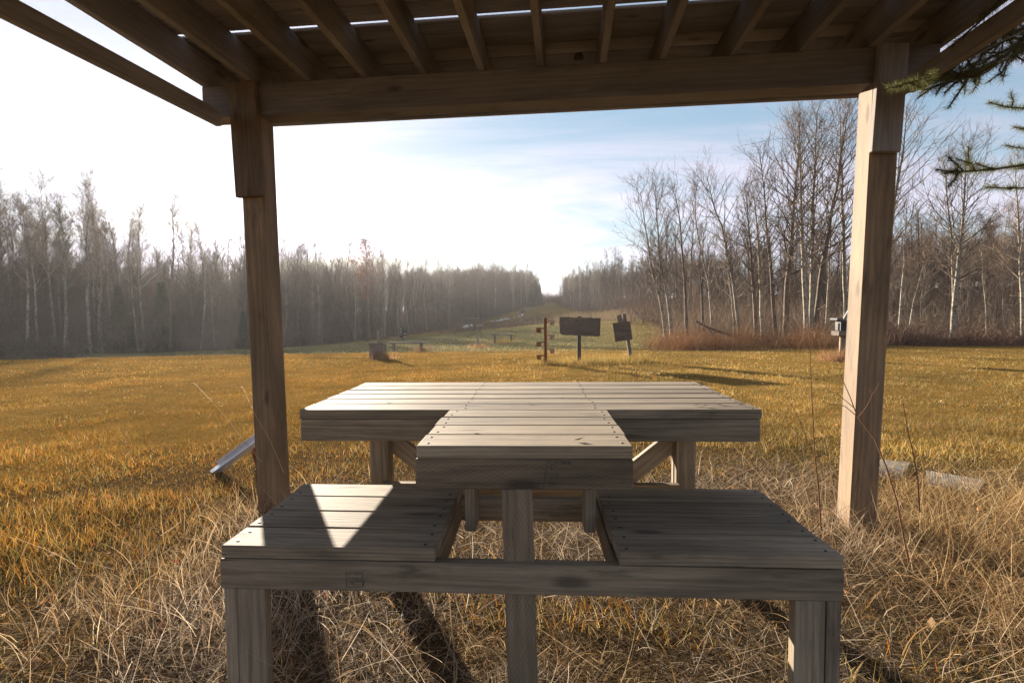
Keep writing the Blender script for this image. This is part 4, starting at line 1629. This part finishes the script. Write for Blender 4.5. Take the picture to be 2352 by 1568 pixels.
def mixcol(x, y, pal, seed, wts):
    r = np.random.default_rng(seed)
    pal = np.array(pal)
    k = r.choice(len(pal), len(x), p=np.array(wts) / sum(wts))
    return pal[k] * r.uniform(.75, 1.25, (len(x), 1))


def strawcol(x, y, seed, wts):
    """bleached grey-pink under the roof, more golden out in the open on the right"""
    c = mixcol(x, y, STRAW, seed, wts)
    g = np.clip((x - 1.1) / 1.0 + .8 * (vnoise(x, y, .45, 77) - .5), 0, 1)[:, None]
    g = np.maximum(g, (np.clip((-1.05 - x) / .8 + .9 * (vnoise(x, y, .4, 79) - .5), 0, 1) * .9)[:, None])
    g = np.maximum(g, (np.clip((vnoise(x, y, .3, 78) - .62) * 5, 0, 1) * .7)[:, None])
    return c * (1 - g) + c * np.array([1.0, .86, .55]) * g


STRAW = [(.50, .40, .30), (.35, .26, .185), (.66, .56, .45), (.36, .22, .125), (.12, .09, .072)]
rg = np.random.default_rng(91)
fg = MB()
# matted straw under and around the bench
n = 135000
x = rg.uniform(-2.6, 3.6, n)
y = rg.uniform(1.35, 4.4, n)
k = rg.uniform(0, 1, n) < tallmask(x, y)
x, y = x[k], y[k]
n = len(x)
cl = vnoise(x, y, .35, 8)
blades(fg, x, y, rg.uniform(.035, .17, n) * (.35 + 1.1 * cl), rg.uniform(.0012, .0028, n), rg.uniform(.8, 1.6, n), rg.uniform(-.5, 2.0, n), strawcol(x, y, 1, (3.5, 4, 2.2, 2, 5.5)), 5, 4)
# long fallen stalks
n = 2600
x = rg.uniform(-2.5, 3.6, n)
y = rg.uniform(1.4, 4.2, n)
k = rg.uniform(0, 1, n) < tallmask(x, y)
x, y = x[k], y[k]
n = len(x)
blades(fg, x, y, rg.uniform(.22, .55, n), rg.uniform(.0016, .0028, n), rg.uniform(.6, 1.4, n), rg.uniform(-.1, .5, n), strawcol(x, y, 2, (3, 2, 4, .1, .1)), 6, 4)
# curled broad leaves
n = 1500
x = rg.uniform(-2.4, 3.4, n)
y = rg.uniform(1.4, 3.9, n)
k = rg.uniform(0, 1, n) < tallmask(x, y)
x, y = x[k], y[k]
n = len(x)
blades(fg, x, y, rg.uniform(.12, .34, n), rg.uniform(.003, .006, n), rg.uniform(.1, .8, n), rg.uniform(1.2, 4.0, n), mixcol(x, y, [(.50, .36, .19), (.46, .27, .10), (.56, .45, .29)], 3, (3, 2, 3)), 7, 7)
# tufts round the posts and behind the right seat
for (cx_, cy_, rr_, nn, hh) in ((-1.62, 2.95, .40, 900, .20), (1.95, 2.75, .5, 1800, .26), (2.9, 2.3, .7, 2600, .34), (2.3, 3.3, .6, 900, .16), (2.75, 3.55, .45, 900, .14), (-1.2, 2.5, .5, 800, .18), (2.6, 1.9, .5, 900, .32), (-1.45, 2.3, .5, 700, .22), (-1.6, 1.95, .5, 700, .22), (-1.1, 2.0, .5, 900, .20), (3.1, 2.9, .6, 2000, .32), (2.2, 2.1, .5, 1800, .28), (2.0, 1.75, .4, 1200, .3)):
    x = rg.normal(cx_, rr_ * .5, nn)
    y = rg.normal(cy_, rr_ * .5, nn)
    blades(fg, x, y, rg.uniform(.5, 1.2, nn) * hh, rg.uniform(.0016, .0034, nn), rg.uniform(.2, 1.3, nn), rg.uniform(-.2, 1.8, nn), strawcol(x, y, int(cx_ * 10 + 50), (4, 3, 3, 2, 1)), int(cy_ * 10), 5)
o = link('tall_dry_grass', fg.mesh('tall_dry_grass'), MT['grass'])
tag(o, 'tangled straw-coloured grass growing under and around the shelter', 'grass', kind='stuff')

# mown lawn, denser and finer near the camera
lw = MB()
GOLD = [(.36, .205, .048), (.36, .17, .032), (.31, .115, .020), (.26, .205, .05), (.43, .325, .155), (.16, .155, .04)]


def lawn_zone(d0, d1, n, Ls, ws, seed):
    r = np.random.default_rng(seed)
    ang = r.uniform(-.90, .90, n)
    dd = np.sqrt(r.uniform(d0 * d0, d1 * d1, n))
    a = ang - YAW * 0
    x = CAMX + dd * np.sin(a) - dd * np.cos(a) * math.sin(YAW)
    y = dd * np.cos(a)
    x = CAMX + dd * np.sin(a)
    keep = (r.uniform(0, 1, n) > tallmask(x, y) * 1.35)
    keep &= (side_dist(x, y, EDGE_R, -1) < .5)
    x, y, dd = x[keep], y[keep], dd[keep]
    n = len(x)
    p1 = vnoise(x, y, 1.1, 21)
    p2 = .6 * vnoise(x, y, .32, 22) + .4 * vnoise(x, y, .9, 25)
    p3 = vnoise(x, y, 3.5, 23)
    left = np.clip(-x / 6 + .3, 0, 1)
    # patches of colour: redder gold on the left, greener and paler on the right
    pal = np.array(GOLD)
    wts = np.stack([np.full(n, 2.5), 1.2 + 3.4 * left * p3, .2 + 2.6 * left * p1 * p1, .9 + 1.6 * (1 - left) * p2, .6 + 4.2 * (1 - .5 * p1) * (1 - left) ** 1.3, .35 + 1.2 * p2 * (1 - p3)], -1)
    cw = np.cumsum(wts, 1)
    k = (r.uniform(0, 1, n)[:, None] * cw[:, -1:] > cw).sum(1)
    c = pal[k] * r.uniform(.7, 1.25, (n, 1)) * (.45 + 1.0 * p2)[:, None] * (.7 + .6 * p1)[:, None]
    L = r.uniform(Ls * .4, Ls * 1.4, n) * (.3 + 1.3 * p2)
    blades(lw, x, y, L, np.full(n, ws) * r.uniform(.7, 1.3, n), r.uniform(.1, 1.1, n), r.uniform(.0, 1.0, n), c, seed + 1, 2)


lawn_zone(1.9, 4.5, 80000, .075, .003, 201)
lawn_zone(4.5, 8, 130000, .058, .0045, 203)
lawn_zone(8, 13, 110000, .052, .008, 205)
lawn_zone(13, 25, 100000, .055, .014, 207)
o = link('lawn_grass', lw.mesh('lawn_grass'), MT['lawn'])
tag(o, 'short mown golden lawn grass spreading out in front of the shelter', 'grass', kind='stuff')
fr_ = MB()
r = np.random.default_rng(221)
n = 60000
dd = np.sqrt(r.uniform(24 ** 2, 70 ** 2, n))
a = r.uniform(-.62, .45, n)
x, y = CAMX + dd * np.sin(a), dd * np.cos(a)
kp = (side_dist(x, y, EDGE_L, 1) < .5) & (side_dist(x, y, EDGE_R, -1) < .5)
x, y = x[kp], y[kp]
n = len(x)
p3 = vnoise(x, y, 5, 29)
c = np.where((r.uniform(0, 1, n) < .35 + .5 * p3)[:, None], np.array([(.20, .19, .085)]), np.array([(.36, .28, .13)])) * r.uniform(.7, 1.25, (n, 1))
blades(fr_, x, y, r.uniform(.06, .16, n), np.full(n, .04), r.uniform(.2, 1.1, n), r.uniform(0, .8, n), c, 222, 2)
o = link('range_grass', fr_.mesh('range_grass'), MT['lawn'])
tag(o, 'grey-green grass on the floor of the range beyond the lawn', 'grass', kind='stuff')

# clumps of taller grass round the signs
cg = MB()
for px_, D, rr_, nn, hh in ((1253, 13.4, .5, 500, .22), (1330, 13.4, .8, 900, .22), (1400, 13.8, 1.0, 1000, .25), (1452, 14.3, .5, 500, .25), (880, 15.6, .35, 300, .3), (968, 25.8, .5, 250, .4), (1097, 30.8, .6, 250, .35), (1160, 37.5, .9, 300, .4), (1935, 13.8, .5, 700, .40)):
    c0 = on_ground(px_, D)
    x = rg.normal(c0[0], rr_ * .5, nn)
    y = rg.normal(c0[1], rr_ * .4, nn)
    pal = [(.40, .27, .085), (.34, .19, .08), (.29, .24, .06)] if px_ not in (1097, 968, 880, 1935) else [(.38, .20, .10), (.32, .17, .09), (.42, .27, .15)]
    blades(cg, x, y, rg.uniform(.4, 1.2, nn) * hh, np.full(nn, .0004 * D + .004), rg.uniform(0, .6, nn), rg.uniform(0, 1.2, nn), mixcol(x, y, pal, int(px_), (3, 2, 2)), int(px_), 3)
o = link('grass_clumps', cg.mesh('grass_clumps'), MT['grass'])
tag(o, 'tufts of longer grass left standing round the targets and signs', 'grass', kind='stuff')

# fallen leaves
lf = MB()
r = np.random.default_rng(231)
n = 1500
dd = np.sqrt(r.uniform(2.2 ** 2, 15 ** 2, n))
a = r.uniform(-.8, .85, n)
x, y = dd * np.sin(a), dd * np.cos(a)
z = hgt(x, y) + r.uniform(.015, .06, n)
s = r.uniform(.008, .020, n)
e1 = r.normal(0, 1, (n, 3)) * [1, 1, .4]
e1 /= np.linalg.norm(e1, axis=1)[:, None]
e2 = np.cross(e1, r.normal(0, .5, (n, 3)) + [0, 0, 1])
e2 /= np.linalg.norm(e2, axis=1)[:, None]
c0 = np.stack([x, y, z], -1)
vv = np.stack([c0 - e1 * s[:, None], c0 - e2 * s[:, None] * .7 + [0, 0, .004], c0 + e1 * s[:, None] * 1.2, c0 + e2 * s[:, None] * .7 + [0, 0, .006]], 1).reshape(-1, 3)
b4 = np.arange(n)[:, None] * 4
ff = np.vstack([b4 + [0, 1, 2], b4 + [0, 2, 3]])
cc = mixcol(x, y, [(.40, .17, .07), (.34, .20, .12), (.48, .32, .17), (.42, .11, .05)], 5, (3, 3, 2, 1))
lf.add(vv, ff, np.repeat(cc, 4, axis=0))
o = link('fallen_leaves', lf.mesh('fallen_leaves'), MT['leaf'])
tag(o, 'dry brown leaves scattered over the lawn and straw', 'leaves', kind='stuff')


# ------------------------------------------------------------------ tall weeds by the right post
def weed(name, stems, label, colr=(.20, .10, .055), group='bare weeds beside the right shelter post'):
    base = np.array(stems[0][0][0])
    base[2] = 0
    t = empty(name, base, label, 'weed', group)
    for i, (pts, r0) in enumerate(stems):
        mb = MB()
        p = np.array(pts) - base
        mb.tube(p, np.linspace(r0, r0 * .35, len(p)), 5, np.array(colr))
        link('stem' if i == 0 else 'side_stem', mb.mesh('stem', True), MT['twig'], t)
    return t


def ch(Y, *px): return [atY(x, y, Y) for x, y in px]


Y = 2.62
weed('tall_weed', [(ch(Y, (1886, 1215), (1880, 1120), (1871, 1040), (1867, 960), (1862, 860), (1861, 770)), .0042),
                   (ch(Y, (1867, 1040), (1850, 1000), (1835, 960), (1803, 905)), .0026), (ch(Y, (1863, 910), (1872, 895), (1885, 893)), .0014),
                   (ch(Y, (1861, 800), (1853, 790), (1848, 782)), .0014), (ch(Y, (1861, 790), (1870, 778), (1876, 774)), .0014)],
     'straight tall reddish weed stem left of the right shelter post')
Y = 2.45
weed('tall_weed', [(ch(Y, (2098, 1340), (2075, 1230), (2060, 1150), (2035, 1070), (2010, 1010), (1969, 956), (1952, 910), (1930, 860)), .0048),
                   (ch(Y, (1969, 956), (1940, 932), (1912, 928), (1888, 923)), .0022), (ch(Y, (1960, 935), (1925, 905), (1895, 893)), .0020),
                   (ch(Y, (1972, 958), (1990, 935), (2005, 905), (2020, 880)), .0022), (ch(Y, (1990, 928), (1982, 918), (1970, 908)), .0016), (ch(Y, (2004, 908), (1998, 895), (1997, 890)), .0018)],
     'branching reddish weed leaning across the right shelter post', (.24, .13, .08))
Y = 2.75
weed('tall_weed', [(ch(Y, (2113, 1175), (2108, 1100), (2098, 1040), (2088, 1000), (2078, 945), (2074, 925)), .0036), (ch(Y, (2086, 985), (2076, 972), (2066, 966)), .0014)],
     'thin weed stem right of the right shelter post')
for i, (Y, pts, lab) in enumerate(((2.9, ((652, 1085), (620, 1010), (585, 950), (556, 886)), 'pale grass stalk arching left across the left shelter post'),
                                   (3.0, ((600, 1060), (540, 985), (495, 930), (447, 880)), 'pale seeding grass stalk bending over the lawn left of the post'),
                                   (2.7, ((2240, 1250), (2290, 1140), (2352, 1050)), 'pale dry stalk leaning to the right edge of the picture'))):
    pp = ch(Y, *pts)
    t = weed('grass_stalk', [(pp, .0016)], lab, (.52, .42, .27), 'single tall grass stalks')
    mb = MB()
    e = pp[-1] - pp[-2]
    e /= np.linalg.norm(e)
    base = np.array(t.location)
    for k in range(14):
        c0 = pp[-1] - e * k * .011 - base
        d = e * .014 + rg.normal(0, .005, 3)
        ribbons(mb, np.array([c0]), np.array([c0 + d]), .0022, rg, (.55, .46, .32))
    link('seed_head', mb.mesh('seed_head'), MT['grass'], t)

# ------------------------------------------------------------------ pine with branches reaching into the picture
bx, by = 4.3, 2.7
pine = empty('pine_tree', (bx, by, 0), 'pine whose needled boughs reach in at the upper right corner', 'tree')
mb = MB()
mb.tube(np.array([(0, 0, -.2), (.02, 0, 2), (0, .05, 5), (0, 0, 9)]), (.17, .14, .10, .01), 10, np.array([.8, .8, .8]))
link('trunk', mb.mesh('trunk', True), MT['bark_dark'], pine)
r = np.random.default_rng(61)
base = np.array([bx, by, 0])
BOUGH = []


def bough(pts, Y, r0=.011, side=7, nlen=.038, dens=1.0, seed=0, twl=.16, vis=.2):
    rr = np.random.default_rng(seed)
    P = [atY(x, y, Yk) for (x, y), Yk in zip(pts, Y)]
    root = np.array([bx, by, P[0][2] - .05])
    P = [root] + P
    P = np.array(P)
    seg = np.r_[0, np.cumsum(np.linalg.norm(np.diff(P, axis=0), axis=1))]
    t = np.linspace(0, seg[-1], 18)
    Q = np.stack([np.interp(t, seg, P[:, i]) for i in range(3)], -1)
    W, NB = MB(), MB()
    W.tube(Q - base, np.linspace(r0 * 1.6, r0 * .3, 18), 6, np.array([.2, .2, .2]))
    lines = [Q[int(18 * vis):]]
    vis0 = seg[1] / seg[-1]
    for k in range(side):
        f = rr.uniform(max(.2, vis0 - .15, vis), .98)
        c = np.array([np.interp(f * seg[-1], seg, P[:, i]) for i in range(3)])
        d = Q[min(17, int(f * 17) + 1)] - Q[max(0, int(f * 17) - 1)]
        d /= np.linalg.norm(d)
        d = d + rr.normal(0, .5, 3)
        d /= np.linalg.norm(d)
        L = twl * rr.uniform(.5, 1.2)
        q = np.array([c, c + d * L * .5, c + d * L + rr.normal(0, .02, 3)])
        W.tube(q - base, (r0 * .5, r0 * .4, r0 * .25), 4, np.array([.2, .2, .2]))
        lines.append(q)
    aa, bb = [], []
    for q in lines:
        sg = np.r_[0, np.cumsum(np.linalg.norm(np.diff(q, axis=0), axis=1))]
        n = int(sg[-1] * 1500 * dens)
        f = rr.uniform(0, sg[-1], n)
        c = np.stack([np.interp(f, sg, q[:, i]) for i in range(3)], -1)
        dv = np.stack([np.interp(f + .01, sg, q[:, i]) - np.interp(f - .01, sg, q[:, i]) for i in range(3)], -1)
        dv /= np.linalg.norm(dv, axis=1)[:, None] + 1e-9
        d = dv * rr.uniform(.4, 1.0, (n, 1)) + rr.normal(0, .75, (n, 3))
        d /= np.linalg.norm(d, axis=1)[:, None]
        aa.append(c)
        bb.append(c + d * nlen * rr.uniform(.7, 1.2, (n, 1)))
    aa, bb = np.vstack(aa), np.vstack(bb)
    ribbons(NB, aa - base, bb - base, .0010, rr, np.array([.13, .135, .055]) * rr.uniform(.5, 1.6, (len(aa), 1)))
    o = link('bough', W.mesh('bough', True), MT['bark_dark'], pine)
    link('needles', NB.mesh('needles'), MT['needle'], o)


bough([(2420, 20), (2352, 95), (2280, 150), (2220, 175), (2160, 195), (2120, 208)], [2.75, 2.72, 2.7, 2.68, 2.66, 2.65], .013, 34, .042, .8, 1, .14)
bough([(2450, -60), (2352, 30), (2300, 70), (2250, 110), (2205, 140), (2150, 185)], [2.75, 2.72, 2.7, 2.68, 2.66, 2.66], .012, 30, .042, .8, 2, .14)
bough([(2420, 40), (2300, 95), (2200, 150), (2110, 185), (2060, 196), (2040, 203)], [2.6, 2.5, 2.42, 2.36, 2.33, 2.31], .005, 3, .040, 1.6, 3, .05, .90)
bough([(2440, 365), (2352, 378), (2300, 388), (2240, 392), (2170, 397)], [2.85, 2.8, 2.78, 2.75, 2.72], .010, 12, .036, 1.3, 4, .12)
bough([(2430, 440), (2352, 432), (2300, 432), (2265, 430)], [2.85, 2.8, 2.78, 2.75], .007, 3, .036, 1.2, 5, .08)
bough([(2430, 250), (2352, 250), (2310, 246), (2272, 236)], [2.85, 2.8, 2.78, 2.75], .007, 4, .036, 1.3, 6, .10)
bough([(2430, 305), (2352, 300), (2330, 292)], [2.85, 2.8, 2.78], .006, 2, .034, 1.2, 7, .07)
bough([(2430, 340), (2352, 342), (2312, 335)], [2.85, 2.8, 2.78], .006, 3, .034, 1.2, 8, .08)
bough([(2450, -140), (2400, -60), (2330, -20), (2250, 40)], [2.3, 2.3, 2.28, 2.28], .010, 10, .036, 1.2, 9, .2)

for sd, dy in ((21, 0), (22, 24), (23, 48)):
    bough([(2450, -30 + dy), (2380, 40 + dy), (2310, 95 + dy), (2230, 130 + dy * .8), (2150, 170 + dy * .4)], [2.95, 2.93, 2.9, 2.9, 2.88], .010, 26, .042, .8, sd, .14)

# crumbs of leaf litter on the table
lf = MB()
r = np.random.default_rng(241)
for x0, y0 in ((1640, 925), (1655, 928), (1620, 932), (1600, 930), (1690, 918), (890, 922), (1215, 926), (1290, 916), (1700, 930), (1090, 990), (1330, 1010)):
    p0 = atZ(x0, y0, ZT + .004)
    sz = r.uniform(.006, .016)
    q = p0 + np.array([(-sz, 0, 0), (0, -sz * .6, .003), (sz * 1.3, .004, .006), (0, sz * .6, .002)]) + r.normal(0, .002, (4, 3)) * [1, 1, .4]
    lf.add(q, [[0, 1, 2], [0, 2, 3]], np.array([.10, .06, .035]) * r.uniform(.5, 1.4))
o = link('leaf_crumbs', lf.mesh('leaf_crumbs'), MT['leaf'])
tag(o, 'dark crumbs of dry leaf lying on the table planks', 'leaves', kind='stuff')

# ------------------------------------------------------------------ added scattering volume that imitates the lens-flare veil
mb = MB()
mb.box((-1000, -400, -9), (1000, 1600, 26))
hm = bpy.data.materials.new('thin_flare_veil')
hm.use_nodes = True
nt = hm.node_tree
nt.nodes.clear()
pv = N(nt, 'ShaderNodeVolumePrincipled')
pv.inputs['Color'].default_value = (.95, .95, .97, 1)
pv.inputs['Density'].default_value = .0003
pv.inputs['Anisotropy'].default_value = .55
ou = N(nt, 'ShaderNodeOutputMaterial')
nt.links.new(pv.outputs[0], ou.inputs['Volume'])
o = link('flare_veil', mb.mesh('flare_veil'), hm)
tag(o, 'thin air volume added to imitate the lens-flare veil', 'flare_veil', kind='stuff')
